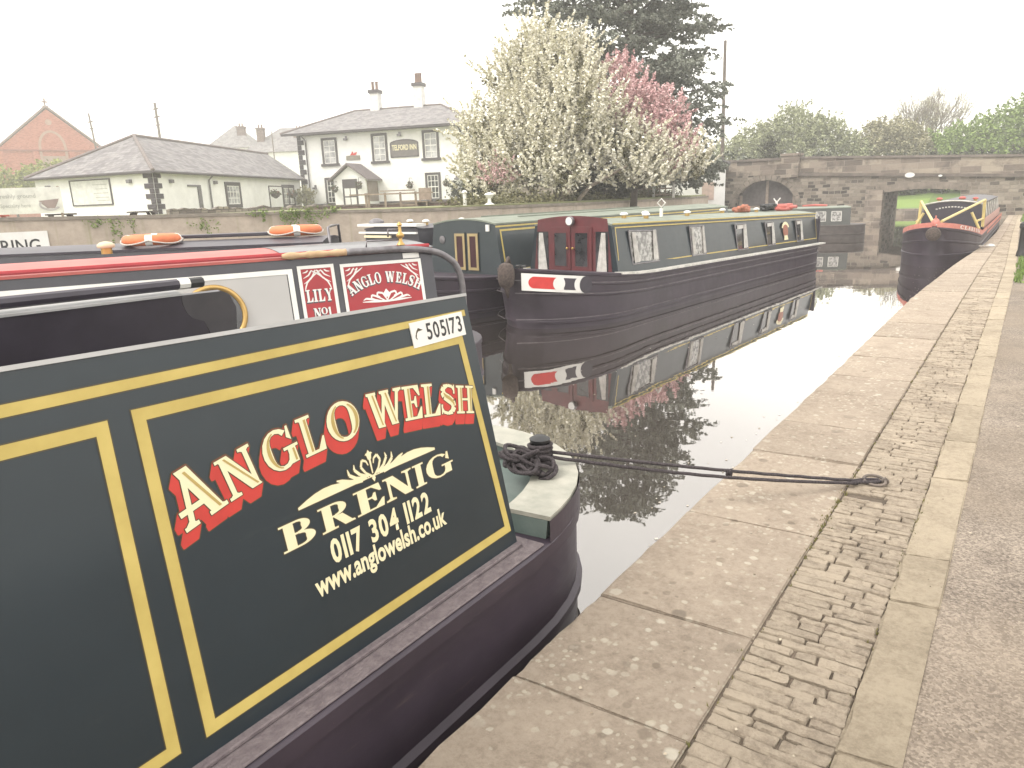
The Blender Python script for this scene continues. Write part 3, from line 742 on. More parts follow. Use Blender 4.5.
# raised rim round the stern deck, its green front face and the sunken deck
def stern_rim():
    w = outline(1.045, 1.15, 2.4); ss = [.0, .02, .06, .12, .2, .3, .42, .56, .7, .82, .93]
    def contour(inset, z):
        pts = []
        for s in ss:
            a, b = w(s), w(s+.01); n = V((.01, -(b-a)*-1, 0)); n = V((.01, (b-a), 0)).normalized()
            q = V((a, -s, z))-V((n.x, n.y, 0))*inset; pts.append(V((max(0.0, q.x), q.y, z)))
        return pts
    mb = MB(); o0, o1, i0, i1 = contour(.012, .602), contour(.002, .69), contour(.21, .602), contour(.21, .69)
    for side in (1, -1):
        f = lambda p: V((p.x*side, p.y, p.z))
        secs = [[f(o0[k]), f(o1[k]), f(i1[k]), f(i0[k])] for k in range(len(ss))]
        mb.loft(secs)
    build('stern_rim', mb, LOCKERFACE, BR)
    mb = MB(); o, i = contour(-.012, .692), contour(.22, .692); o2, i2 = contour(-.012, .712), contour(.22, .712)
    for side in (1, -1):
        f = lambda p: V((p.x*side, p.y, p.z))
        mb.loft([[f(o[k])-V((0, .0, 0)), f(o2[k]), f(i2[k]), f(i[k])] for k in range(len(ss))])
    build('rim_capping', mb, WORNDECK, BR)
    mb = MB(); mb.box(-.78, .78, -1.04, -.26, .603, .615); build('deck', mb, LOCKERFACE, BR)
    mb = MB()
    mb.lathe([(.075, .715), (.075, .725), (.03, .735), (.03, .86), (.05, .87), (.055, .885), (.03, .90)], T((.67, -.42, -.03)), 14)
    mb.tube([(.61, -.42, .79), (.73, -.42, .79)], .015)
    build('dolly', mb, PLASTIC_BLACK, BR, smooth=40)
stern_rim()
# yellow lining
mb = MB(); dk = MB()
def band(quad):
    mb.face([BP(u, v, .0016) for u, v in quad]); g = grow(quad, .0035); dk.face([BP(u, v, .001) for u, v in g])
def bandframe(q, w):
    frame_poly(mb, BP, q, w, .0016)
    c = [sum(p[i] for p in q)/len(q) for i in (0, 1)]
    qo = [(p[0]+math.copysign(.0035, p[0]-c[0]), p[1]+math.copysign(.0035, p[1]-c[1])) for p in q]
    frame_poly(dk, BP, qo, w+.007, .001)
band([(-5, 1.16), (2.285, .998), (2.285, 1.022), (-5, 1.2)][0:0] or [(-3, 1.048), (2.268, .996), (2.268, 1.02), (-3, 1.088)])
bandframe([(.842, .058), (2.268, .068), (2.222, .924), (.880, .958)], .033)
bandframe([(-1.6, .03), (.770, .062), (.818, .948), (-1.6, 1.0)], .033)
build('yellow_lining', mb, YELLOW, BR, world=True, norm=False); build('lining_edge', dk, LINEDARK, BR, world=True, norm=False)
# ANGLO WELSH on its arch
R0 = 2.35; UC, VC = 1.568, .689-R0
def arch(u): a = (u-UC)/R0; return VC+R0*math.cos(a), -a
halo, shad, face_, gold_, shade2 = [], [], [], [], []
SP = {'A': (.935, 1.070, .150), 'N': (1.083, 1.195, .118), 'G': (1.225, 1.338, .117), 'L': (1.360, 1.446, .119), 'O': (1.470, 1.602, .121),
      'W': (1.650, 1.812, .119), 'E': (1.810, 1.902, .118), 'l': (1.908, 2.000, .117), 'S': (2.003, 2.090, .111), 'H': (2.092, 2.192, .105)}
for ch, (a, b, h) in SP.items():
    w, P, g = glyph(ch.upper(), .25, .10, .075); a -= .003; b += .003; h *= 1.06; mid = (a+b)/2; v, an = arch(mid); v -= .003; k = (b-a)/w
    x = mid-(b-a)/2*math.cos(an); y = v-(b-a)/2*math.sin(an)
    P = place(P, x, y, an, k, h); g = place(g, x, y, an, k, h); P = [hull2(p) for p in P]; P = [p for p in P if len(p) > 2]
    dx, dy = -.017, -.036
    face_ += P
    mb = MB(); fill(mb, g, BP, .0036); build('letter_highlight', mb, GOLD, BR, world=True, norm=False, uv=False)
    shad += [grow(sweep(p, (dx, dy)), .0035) for p in P]; halo += [grow(sweep(p, (dx, dy)), .007) for p in P]; shade2 += [grow(p, .0028) for p in P]
for nm, polys, mt, off in (('letter_outline', halo, LINEDARK, .0009), ('letter_blocking', shad, SHADOWRED, .0016), ('letter_keyline', shade2, LINEDARK, .0022), ('lettering', face_, CREAM, .0029)):
    mb = MB(); fill(mb, polys, BP, off); build(nm, mb, mt, BR, world=True, norm=False, uv=False)
# BRENIG
cream, edge = [], []
for ch, a, b in (('B', 1.197, 1.332), ('R', 1.347, 1.490), ('E', 1.497, 1.634), ('N', 1.640, 1.782), ('I', 1.790, 1.850), ('G', 1.858, 2.000)):
    w, P, g = glyph(ch, .25, .07, .07); cream += place(P, a, .424, 0, (b-a)/w, .083)
# swash bar and crown of scrolls above the name
sw = [(1.285, .532), (1.30, .548), (1.36, .560), (1.43, .561), (1.50, .557), (1.60, .540), (1.605, .5325), (1.50, .537), (1.40, .538), (1.33, .536)]
for i in range(9):
    t0, t1 = i/9, (i+1)/9
    f = lambda t: (1.285+.325*t, .531+.002*t), 
    lo = lambda t: .531+.003*t
    hi = lambda t: .533+.028*math.sin(math.pi*min(1, t*1.25+.02))*(1 if t < .55 else (1-.55*(t-.55)/.45))+.004
    for m in (1, -1):
        X = lambda t: 1.6075-m*.320*(1-t)
        cream.append([(X(t0), lo(t0)), (X(t1), lo(t1)), (X(t1), hi(t1)), (X(t0), hi(t0))])
def scroll(pts, w):
    for m in (1, -1):
        p = [(1.6075+m*x, .535+y) for x, y in pts]; cream.extend(Line(p, w))
scroll([(.005, .0), (.03, .02), (.045, .045), (.035, .066), (.018, .058), (.012, .042)], [.008, .008, .009, .009, .007, .004])
scroll([(.02, .005), (.055, .022), (.075, .045), (.072, .062)], [.008, .011, .010, .003])
scroll([(.03, .003), (.075, .016), (.10, .034), (.103, .055)], [.008, .012, .011, .003])
scroll([(.04, .002), (.10, .012), (.135, .026), (.155, .034)], [.008, .014, .013, .004])
scroll([(.05, -.002), (.11, .006), (.16, .014), (.178, .012)], [.006, .010, .008, .003])
cream += [[(1.600, .595), (1.615, .595), (1.619, .612), (1.6075, .628), (1.596, .612)], [(1.603, .60), (1.612, .60), (1.610, .545), (1.605, .545)], [(1.6075, .515), (1.616, .528), (1.6075, .542), (1.599, .528)], [(1.590, .612), (1.625, .612), (1.620, .618), (1.595, .618)]]
cream = [q for q in (hull2(p) for p in cream) if len(q) > 2]
mb = MB(); fill(mb, [grow(p, .0035) for p in cream], BP, .0009); build('name_outline', mb, LINEDARK, BR, world=True, norm=False, uv=False)
mb = MB(); fill(mb, cream, BP, .0018); build('name_lettering', mb, CREAM, BR, world=True, norm=False, uv=False)
set_text('phone_lettering', '0117 304 1122', BP, 1.366, 1.840, .322, .074, .0018, CREAM, BR, .035)
plain_text('web_lettering', 'www.anglowelsh.co.uk', BP, 1.279, 1.905, .246, .066, .0018, CREAM, BR, .03)
# registration plate
mb = MB(); slab(mb, BP, 1.936, 2.244, .921, 1.016, .001, .005); pl = build('registration_plate', mb, WHITE, BR, world=True)
set_text('plate_number', '505173', BP, 2.018, 2.228, .940, .062, .0058, PLASTIC_BLACK, pl, .015, .12)
mb = MB(); fill(mb, Line([(1.955, .955), (1.963, .975), (1.972, .983), (1.985, .984)], [.003, .006, .008, .004])+Line([(1.958, .968), (1.955, .958), (1.962, .95)], [.004, .005, .002])+[[(1.962, .978), (1.975, .992), (2.0, .981), (1.98, .984)]], BP, .0058); build('plate_emblem', mb, LINEDARK, pl, world=True, norm=False, uv=False)
# vent pipes, plank and pole on its roof
PO = thing('pole', 'slim black pole with a white band lying along the near green boat', 'pole', (-3.36, 0, 1.715), 0)
mb = MB(); mb.tube([(0, -1, .03), (0, 1.935, -.012)], .026); build('shaft', mb, PURPLE_BLACK, PO)
mb = MB(); mb.tube([(0, 1.936, -.012), (0, 1.992, -.013)], .0265); build('band', mb, WHITE, PO)
mb = MB(); mb.tube([(0, 1.993, -.013), (0, 2.065, -.014)], .026); build('tip', mb, PLASTIC_BLACK, PO)
# tangled mooring rope on the stern, and the line ashore
mb = MB(); C0 = V((-1.885, 2.80, .725))
def loops(c, rx, ry, turns, n, seed, rise):
    rnd = random.Random(seed); ph = rnd.uniform(0, 6.3); tl = rnd.uniform(-.5, .5); pts = []
    for i in range(n):
        a = ph+2*math.pi*turns*i/n; k = 1+.22*math.sin(a*.61+seed)+.12*math.sin(a*2.3)
        x, y = math.cos(a)*rx*k, math.sin(a)*ry*k
        pts.append(c+V((x*math.cos(tl)-y*math.sin(tl), x*math.sin(tl)+y*math.cos(tl), rise*i/n+.02*math.sin(a*1.4+seed)+.35*abs(x)*math.sin(seed*2+a*.5))))
    return pts
for k, (dx, dy, dz, rx, ry) in enumerate(((-.09, .02, .0, .10, .06), (-.02, -.03, .02, .08, .05), (-.13, .04, .03, .06, .085), (.03, .03, .01, .07, .055), (-.07, -.01, .06, .09, .04))):
    mb.tube(loops(C0+V((dx, dy, dz)), rx, ry, 2.6, 80, k*1.37+.4, .03), .0105, 7)
for k in range(5): mb.tube([V((-1.93+.058*math.cos(a*.7), 2.93+.058*math.sin(a*.7), .735+.021*k+.004*math.sin(a))) for a in range(10)], .0115, 7)
tag(build('rope_coil', mb, ROPE, smooth=True), 'tangled dark rope heaped round the black dolly on the stern of the near green boat', 'rope')
mb = MB(); st = [V((-1.87, 2.95, .785)), V((-1.865, 2.93, .765))]; en = V((-.66, 4.37, .368))
for k in range(2):
    pts = [st[k].lerp(en+V((.01*k, .02-.04*k, 0)), t/24)+V((0, 0, -.012*math.sin(math.pi*t/24)-.018*k*math.sin(math.pi*t/24)+.002*math.sin(3.1*t+k))) for t in range(25)]
    mb.tube(pts, .0095, 7)
kn = st[0].lerp(en, .55)+V((0, 0, -.02))
for q in range(2): mb.tube([kn+V((.014*q-.01, .012*math.cos(a*.9)+.01*q, .018*math.sin(a*.9))) for a in range(8)], .008, 6)
mb.tube([en+V((-.02, -.02, 0)), en+V((.03, .0, .005)), en+V((.08, .04, 0)), en+V((.115, .075, 0)), en+V((.10, .10, 0)), en+V((.04, .07, 0)), en+V((-.01, .02, 0))], .0105, 7)
tag(build('mooring_line', mb, ROPE, smooth=True), 'taut doubled dark mooring line from the near green boat to the ring on the coping', 'mooring line')
RG = thing('mooring_ring', 'iron mooring ring set in the stone paving at the end of the dark line', 'mooring ring', (-.575, 4.45, .345), R(30))
mb = MB(); mb.tube([(.058*math.cos(a), .062*math.sin(a), .022+.008*math.sin(a)) for a in [2*math.pi*i/18 for i in range(18)]], .009, 7, True); build('ring', mb, POLEW, RG, smooth=True)
mb = MB(); mb.tube([(.045, 0, -.03), (.045, 0, .025), (.06, 0, .035), (.075, 0, .02), (.075, 0, -.03)], .009, 6); build('staple', mb, POLEW, RG, smooth=True)

# ---------------------------------------------------------------- the red roofed boat behind it
LD = V((math.sin(R(25)), math.cos(R(25)), 0)); LR = V((LD.y, -LD.x, 0)); LB = V((-6.229, 2.205, .62))
LP = PF(LB, LB+LD, (-6.41, 2.29, 1.62)).out((0, 0, 1))
lc = LB+LD*3.58-LR*.95
LI = thing('narrowboat', 'red roofed narrowboat with a grey side panel and red LILY and ANGLO WELSH panels', 'narrowboat', tuple((lc+LD*.72).xy)+(0,), R(-25), 'narrowboats moored in the basin')
hull_part(LI, 15, 1.05, 1.0, 2.4, .60, BLACKING, rubs=((.2, .03),))
cabin_part(LI, -.72, -12, .95, .755, .60, 1.58, NAVY, ROOFRED, .05, 0, roof_over=.01, roof_th=.025)
mb = MB(); secs = []
for y in (-.70, -2.16): secs.append([V((.775*k/5, y, 1.58+.05*(1-(k/5*.97)**2)+.031)) for k in range(-5, 6)]+[V((.775*k/5, y, 1.58+.05*(1-(k/5*.97)**2)+.0275)) for k in range(5, -6, -1)])
mb.loft(secs); build('rear_roof', mb, NAVY, LI, smooth=35)
mb = MB(); slab(mb, LP, -4, 3.56, 1.012, 1.045, .0, .014); slab(mb, LP, -4, 3.56, 1.022, 1.038, .014, .022); build('roof_edge', mb, EDGERED, LI, world=True)
mb = MB(); slab(mb, LP, -4, 2.13, .05, .855, .001, .004); build('grey_panel', mb, GREYP, LI, world=True)
mb = MB(); ring(mb, LP, -4, 2.185, .03, .895, .045, .002, .008); build('panel_border', mb, WHITE, LI, world=True)
def signpanel(nm, u0, u1, v0, v1):
    mb = MB(); slab(mb, LP, u0+.02, u1-.02, v0+.02, v1-.02, .001, .004); p = build(nm, mb, PANELRED, LI, world=True)
    mb = MB(); ring(mb, LP, u0, u1, v0, v1, .03, .002, .008); build('border', mb, WHITE, p, world=True)
    # corner scrolls
    for m, uu in ((1, u0+.045), (-1, u1-.045)):
        mb = MB(); P = []
        for k in range(3):
            P += Line([(uu+m*x, v1-.045-y) for x, y in ((0, .02+.05*k), (.03+.02*k, .015+.03*k), (.05+.035*k, .0), (.03+.03*k, .02))], [.004, .014, .010, .003])
        P += Line([(uu+m*x, v1-.045-y) for x, y in ((.0, .19), (.012, .15), (.03, .11), (.06, .08), (.1, .045), (.14, .02), (.17, .0))], [.004, .012, .014, .014, .014, .012, .004])
        fill(mb, [q for q in (hull2(p_) for p_ in P) if len(q) > 2], LP, .0055); build('corner_scroll', mb, WHITE, p, world=True, norm=False, uv=False)
    return p
p1 = signpanel('name_panel', 2.23, 2.57, .20, .915)
def serif_row(nm, text, u0, u1, v0, h, parent, pf, off=.0065, W_=.26, mt=WHITE, block=None):
    ws = [glyph(c)[0] if c != ' ' else .5 for c in text]; tot = sum(ws)+.06*(len(text)-1); k = (u1-u0)/tot; u = u0; F = []
    for c, w in zip(text, ws):
        if c != ' ':
            hh = h*.72 if c == 'o' else h
            F += place(glyph(c, W_, .10, .09)[1], u, v0+(h-hh if c == 'o' else 0), 0, k, hh)
        u += (w+.06)*k
    F = [q for q in (hull2(p) for p in F) if len(q) > 2]
    if block:
        mb = MB(); fill(mb, [sweep(p, (-.006, -.012)) for p in F], pf, off-.0015); build('letter_shadow', mb, block, parent, world=True, norm=False, uv=False)
    mb = MB(); fill(mb, F, pf, off); return build(nm, mb, mt, parent, world=True, norm=False, uv=False)
serif_row('lettering', 'LILY', 2.275, 2.525, .578, .115, p1, LP, block=NAVY)
serif_row('lettering', 'No1', 2.325, 2.49, .43, .09, p1, LP, block=NAVY)
p2 = signpanel('company_panel', 2.63, 3.45, .20, .905)
F = []; ws = {}; txt = 'ANGLO WELSH'; uc = 3.05; Rr = .62; vc = .70-Rr
tot = sum((glyph(c)[0] if c != ' ' else .45)+.04 for c in txt); ang = 1.18; pos = 0
for c in txt:
    w = (glyph(c)[0] if c != ' ' else .45)
    if c != ' ':
        a = ((pos+w/2)/tot-.5)*ang; k = ang*Rr/tot
        x = uc+Rr*math.sin(a)-(w*k/2)*math.cos(-a); y = vc+Rr*math.cos(a)-(w*k/2)*math.sin(-a)
        F += place(glyph(c, .26, .10, .09)[1], x, y, -a, k, .105)
    pos += w+.04
F = [q for q in (hull2(p) for p in F) if len(q) > 2]
mb = MB(); fill(mb, [sweep(p, (-.006, -.012)) for p in F], LP, .005); build('letter_shadow', mb, NAVY, p2, world=True, norm=False, uv=False)
mb = MB(); fill(mb, F, LP, .0065); build('lettering', mb, WHITE, p2, world=True, norm=False, uv=False)
P = []
for m in (1, -1):
    for pts, w in (([(0, .53), (.04, .60), (.09, .61), (.10, .58), (.07, .565)], [.01, .018, .018, .014, .006]), ([(.03, .53), (.11, .575), (.15, .59), (.16, .56), (.13, .55)], [.01, .018, .018, .012, .005]),
                   ([(.06, .525), (.16, .55), (.21, .56), (.24, .545)], [.01, .02, .018, .005]), ([(0, .52), (.12, .525), (.25, .53)], [.02, .02, .006])):
        P += Line([(uc+m*x, y) for x, y in pts], w)
P += [[(uc-.02, .56), (uc+.02, .56), (uc+.03, .60), (uc, .64), (uc-.03, .60)]]
mb = MB(); fill(mb, [q for q in (hull2(p) for p in P) if len(q) > 2], LP, .0065); build('scroll_crown', mb, WHITE, p2, world=True, norm=False, uv=False)
mb = MB(); slab(mb, LP, 3.27, 3.44, .915, .965, .001, .006); build('notice_plate', mb, WHITE, LI, world=True)
# brass porthole
mb = MB(); pc = (1.475, .545)
def circ(pf, c, r, n, off): return [pf(c[0]+r*math.cos(2*math.pi*i/n), c[1]+r*math.sin(2*math.pi*i/n), off) for i in range(n)]
mb.tube(circ(LP, pc, .245, 40, .012), .024, 8, True); ph = build('porthole', mb, BRASS, LI, world=True, smooth=True)
mb = MB(); mb.face(circ(LP, pc, .243, 40, .010)); build('pane', mb, GLASS, ph, world=True)
# swan neck tiller with turned handle and its pin
mb = MB(); off = lambda px: px-LR*.30
tp = [q+LR*.03 for q in (V((-5.268, 4.738, 1.617)), V((-5.15, 4.99, 1.617)), V((-5.035, 5.239, 1.613)), V((-4.955, 5.41, 1.595)), V((-4.878, 5.576, 1.557)), V((-4.825, 5.69, 1.49)), V((-4.787, 5.77, 1.401)), V((-4.763, 5.821, 1.201)), V((-4.76, 5.83, .7)))]
sm = []
for i in range(len(tp)-1):
    for t in range(4):
        p0, p1_, p2_, p3 = tp[max(0, i-1)], tp[i], tp[i+1], tp[min(len(tp)-1, i+2)]; t_ = t/4
        sm.append(.5*((2*p1_)+(-p0+p2_)*t_+(2*p0-5*p1_+4*p2_-p3)*t_*t_+(-p0+3*p1_-3*p2_+p3)*t_**3))
sm.append(tp[-1])
mb.tube(sm, .033, 10); tl = build('tiller', mb, STEEL, LI, world=True, smooth=True)
mb = MB(); a, b = V((-5.268, 4.738, 1.617))+LR*.03, V((-5.519, 4.2, 1.617))+LR*.03; prof = [.034, .03, .036, .028, .024, .03, .034, .030, .036, .026, .024, .03, .036, .03, .018]
mb.tube([a.lerp(b, i/(len(prof)-1)) for i in range(len(prof))], prof, 10); build('handle', mb, WOOD, tl, world=True, smooth=True)
mb = MB(); mb.lathe([(.02, 1.63), (.045, 1.65), (.02, 1.68), (.018, 1.71), (.04, 1.73), (.04, 1.75), (.018, 1.77), (.015, 1.83), (.03, 1.84), (.008, 1.87)], T((-5.04, 5.26, 0)), 12); build('tiller_pin', mb, BRASS, tl, world=True, smooth=50)
mb = MB(); P0 = V((-5.04, 5.26, 0))
for z, l in ((1.70, .34), (1.80, .12)):
    mb.tube([P0+V((0, 0, z)), P0+V((-.6*l, -.75*l, z)), P0+V((-.62*l, -.78*l, z-.07))], .010, 6)
build('tiller_arm', mb, STEEL, tl, world=True, smooth=True)
# hatch rails at the stern
mb = MB(); 
mb.tube([LP(3.72, .0, -.45), LP(3.72, .72, -.5), LP(3.72, .72, -1.3), LP(3.72, 0, -1.4)], .018, 7)
build('stern_rail', mb, PURPLE_BLACK, LI, world=True, smooth=True)
# vent and bits on the red roof
def mushroom(loc, label, mt=CREAM, r=.085, name='mushroom_vent', group='mushroom vents on the boat roofs'):
    t = thing(name, label, 'vent', loc, 0, group)
    mb = MB(); mb.lathe([(r*.62, 0), (r*.62, r*.7)], None, 14); build('collar', mb, BRASS, t, smooth=40)
    mb = MB(); mb.lathe([(r*.9, r*.7), (r, r*.85), (r*.95, r*1.1), (r*.6, r*1.35), (r*.1, r*1.45)], None, 14); build('cap', mb, mt, t, smooth=50); return t
mushroom((-7.55, 3.66, 1.655), 'cream mushroom vent standing on the red roof near its left end', mat('cream_vent', (.62, .52, .36), .5), .085)

# ---------------------------------------------------------------- black roofed boat carrying the lifebuoys
KD = V((math.sin(R(50)), math.cos(R(50)), 0)); KR_ = V((KD.y, -KD.x, 0)); kf = V((-7.95, 6.75, 0))-KR_*.80
BK = thing('narrowboat', 'black roofed narrowboat mostly hidden behind the red roofed one, two lifebuoys on top', 'narrowboat', tuple((kf+KD*1.2).xy)+(0,), R(-50), 'narrowboats moored in the basin')
hull_part(BK, 13, 1.05, 1.2, 2.2, .58, BLACKING)
cabin_part(BK, -1.2, -11, .93, .80, .58, 1.53, NAVY, PURPLE_BLACK, .05, 0, roof_over=.01)
mb = MB(); mb.tube([(.5, -1.1, .6), (.5, -1.15, 1.75), (.2, -1.15, 1.76), (-.5, -1.15, 1.76), (-.5, -1.1, .6)], .02, 7); build('stern_rail', mb, STEEL, BK, smooth=True)
def lifebuoy(loc, rz, tilt, label):
    t = thing('lifebuoy', label, 'lifebuoy', loc, rz, 'orange lifebuoys on the black roof')
    Rm = Matrix.Rotation(tilt, 4, 'X'); n = 36; r, q = .31, .072
    mb = MB(); mb.tube([Rm @ V((r*math.cos(2*math.pi*i/n), r*math.sin(2*math.pi*i/n), q)) for i in range(n)], q, 12, True); build('ring', mb, ORANGE, t, smooth=True)
    for k in range(4):
        mb = MB(); a0 = k*math.pi/2-math.pi/2; pts = [Rm @ V((r*math.cos(a0+d), r*math.sin(a0+d), q)) for d in (-.13, -.065, 0, .065, .13)]
        mb.tube(pts, q*1.04, 12); build('white_band', mb, WHITE, t, smooth=40)
    mb = MB()
    for k in range(4):
        a0 = k*math.pi/2-math.pi/2
        mb.tube([Rm @ V(((r+q+.012)*math.cos(a0+math.pi/2*s/8), (r+q+.012)*math.sin(a0+math.pi/2*s/8), q-.05*math.sin(math.pi*s/8))) for s in range(9)], .011, 6)
    build('grab_line', mb, PALEROPE, t, smooth=True)
lifebuoy((-10.02, 5.5, 1.60), R(-36), 0, 'orange lifebuoy on the black roof below the black corner quoins of the cottage')
lifebuoy((-8.92, 7.1, 1.635), R(-36), 0, 'orange lifebuoy on the black roof below the clump of ivy on the wall')
mb = MB(); mb.box(-.12, .12, -.9, .9, 0, .05); mb.bevel(.01)
o = build('plank', mb, PURPLE_BLACK); o.location = (-9.6, 6.55, 1.65); o.rotation_euler = (0, 0, R(-52)); tag(o, 'short black gangplank lying on the black roof between the two lifebuoys', 'plank')

# ---------------------------------------------------------------- boats lying bow towards us
def strip(mb, hb, tip, p, side, s0, s1, z0, z1, off, sheer, n=14):
    """a painted strip wrapped on the hull side near its end"""
    prev = None
    for i in range(n+1):
        s = s0+(s1-s0)*i/n; a = hull_pt(hb, tip, p, s, side, z0+sheer(s), off); b = hull_pt(hb, tip, p, s, side, z1+sheer(s), off)
        if prev: mb.face([prev[0], a, b, prev[1]])
        prev = (a, b)
def disc(mb, hb, tip, p, side, sc, zc, r, off, sheer, rs=None, a0=0, a1=360, n=24):
    rs = rs or r; pts = []
    for i in range(n):
        a = R(a0+(a1-a0)*i/n); s = sc+rs*math.cos(a); pts.append(hull_pt(hb, tip, p, s, side, zc+sheer(sc)+r*math.sin(a), off))
    mb.face(pts)
def bow_flash(boat, hb, tip, p, side, s0, s1, z0, z1, sheer, first, second, off=.036):
    zc, h = (z0+z1)/2, (z1-z0)
    d = (s1-s0)
    mb = MB(); strip(mb, hb, tip, p, side, s0, s1, z0, z1, off, sheer); fl = build('bow_flash', mb, WHITE, boat, norm=False)
    mb = MB(); strip(mb, hb, tip, p, side, s0+d*.14, s0+d*.50, zc-h*.34, zc+h*.34, off+.003, sheer); disc(mb, hb, tip, p, side, s0+d*.14, zc, h*.34, off+.0035, sheer, d*.07)
    build('flash_band', mb, first, fl, norm=False)
    mb = MB(); disc(mb, hb, tip, p, side, s0+d*.50, zc, h*.40, off+.006, sheer, d*.10); build('flash_disc', mb, WHITE, fl, norm=False)
    mb = MB(); strip(mb, hb, tip, p, side, s0+d*.58, s0+d*.86, zc-h*.34, zc+h*.34, off+.003, sheer); build('flash_band', mb, second, fl, norm=False)
    mb = MB(); disc(mb, hb, tip, p, side, s0+d*.88, zc, h*.46, off+.006, sheer, d*.11); build('flash_disc', mb, WHITE, fl, norm=False)
    mb = MB(); disc(mb, hb, tip, p, side, s0+d*1.0, zc, h*.50, off+.009, sheer, d*.13); build('flash_end', mb, PURPLE_BLACK, fl, norm=False)
D5 = V((math.sin(R(5)), math.cos(R(5)), 0)); R5 = V((D5.y, -D5.x, 0))
mb = MB()
for side in (1, -1): strip(mb, 1.045, 1.15, 2.4, side, 0, .945, .585, .700, .018, lambda s: 0, 22)
build('bulwark', mb, BLACKING, BR, norm=False)
# ---- green boat with maroon doors
fc = V((-5.51, 10.889, 0))-R5*.95
RD = thing('narrowboat', 'long green narrowboat with maroon front doors and a red and white bow flash', 'narrowboat', tuple((fc-D5*1.7).xy)+(0,), R(175), 'narrowboats moored in the basin')
SH = lambda s: .22*max(0, 1-s/2.6)**1.5+.015*max(0, 12-s)
SHR = lambda s: SH(s)
hull_part(RD, 12.7, 1.06, 1.7, 1.7, .60, BLACKING, SH, rubs=((.10, .02), (.36, .028), (.48, .022)), top=.05, rake=.25)
mb = MB()
for side in (1, -1):   # pale gunwale edge along the cabin
    prev = None
    secs = []
    for i in range(20):
        s = 1.6+10.4*i/19; z = .605+SH(s); secs.append([V((side*1.085, -s, z-.03)), V((side*1.085, -s, z+.004)), V((side*.93, -s, z+.004)), V((side*.93, -s, z-.03))])
    mb.loft(secs)
build('gunwale', mb, OFFWHITE, RD)
cabin_part(RD, -1.7, -11.8, .95, .80, .745, 1.56, GREEN, ROOFGREY, .075, .0185, roof_over=.0, roof_th=.03)
RP = PF(V((-5.51, 10.889, .62)), V((-5.51, 10.889, .62))+D5, V((-5.64, 10.9, 1.6))).out((0, 10, 1))
# coach line is a long frame that follows the sheer
mb = MB(); frame_poly(mb, RP, [(.06, .262), (3, .225), (6.5, .165), (10.0, .11), (10.0, .72), (.06, .925)], .022, .004); build('coach_line', mb, YELLOW, RD, world=True, norm=False)
mb = MB(); mb.face([RP(.0, .965, .006), RP(10.1, .765, .006), RP(10.1, .785, .006), RP(.0, .987, .006)]); build('roof_line', mb, YELLOW, RD, world=True, norm=False)
def boat_window(parent, pf, q, pane_mt, w=.035, fm=STEEL):
    c = [sum(p[i] for p in q)/4 for i in (0, 1)]
    mb = MB(); 
    for i in range(4):
        a, b = q[i], q[(i+1)%4]; mb.tube([pf(*a, .006), pf(*b, .006)], w*.4, 6)
    f = build('window', mb, fm, parent, world=True)
    mb = MB(); mb.face([pf(*p, .005) for p in q]); build('pane', mb, pane_mt, f, world=True, norm=False)
    return f
for q in ([(.50, .27), (1.42, .25), (1.40, .79), (.47, .84)], [(2.72, .235), (3.33, .225), (3.32, .78), (2.71, .80)], [(4.86, .185), (5.42, .175), (5.38, .72), (4.80, .74)], [(6.56, .165), (7.03, .155), (6.96, .69), (6.47, .705)], [(8.5, .13), (8.95, .12), (8.92, .645), (8.47, .66)]):
    w = boat_window(RD, RP, q, LACE if q[0][0] < 4 else GLASS)
    u0, u1 = q[0][0], q[1][0]; d = u1-u0; v0, v1 = q[0][1]+.02, q[3][1]-.03; n = 6; wide = q[0][0] < 4
    for a0, a1, b0, b1 in (((.05, .24, .05, .17), (.76, .95, .83, .95)) if wide else ((.52, .92, .62, .90),)):
        mb = MB()
        for i in range(n):
            x0, x1 = i/n, (i+1)/n; o0, o1 = (.008, .026) if i % 2 else (.026, .008)
            mb.face([RP(u0+d*(a0+(a1-a0)*x0), v0, o0), RP(u0+d*(a0+(a1-a0)*x1), v0, o1), RP(u0+d*(b0+(b1-b0)*x1), v1, o1), RP(u0+d*(b0+(b1-b0)*x0), v1, o0)])
        if not wide: mb.face([RP(u0+d*.06, v1-.08, .018), RP(u1-d*.06, v1-.08, .018), RP(u1-d*.06, v1, .018), RP(u0+d*.06, v1, .018)])
        build('curtain', mb, CURTAIN, w, world=True, norm=False)
# painted emblem beside the last window
mb = MB(); mb.face(circ(RP, (7.76, .44), .17, 24, .005)); e_ = build('emblem', mb, mat('emblem_red', (.30, .10, .06), .5), RD, world=True, norm=False)
mb = MB(); fill(mb, Arc(7.76, .46, .26, .20, 20, 160, .07, .07), RP, .0065); fill(mb, [[(7.62, .22), (7.90, .22), (7.86, .33), (7.66, .33)]], RP, .0065); build('emblem_scroll', mb, CREAM, e_, world=True, norm=False)
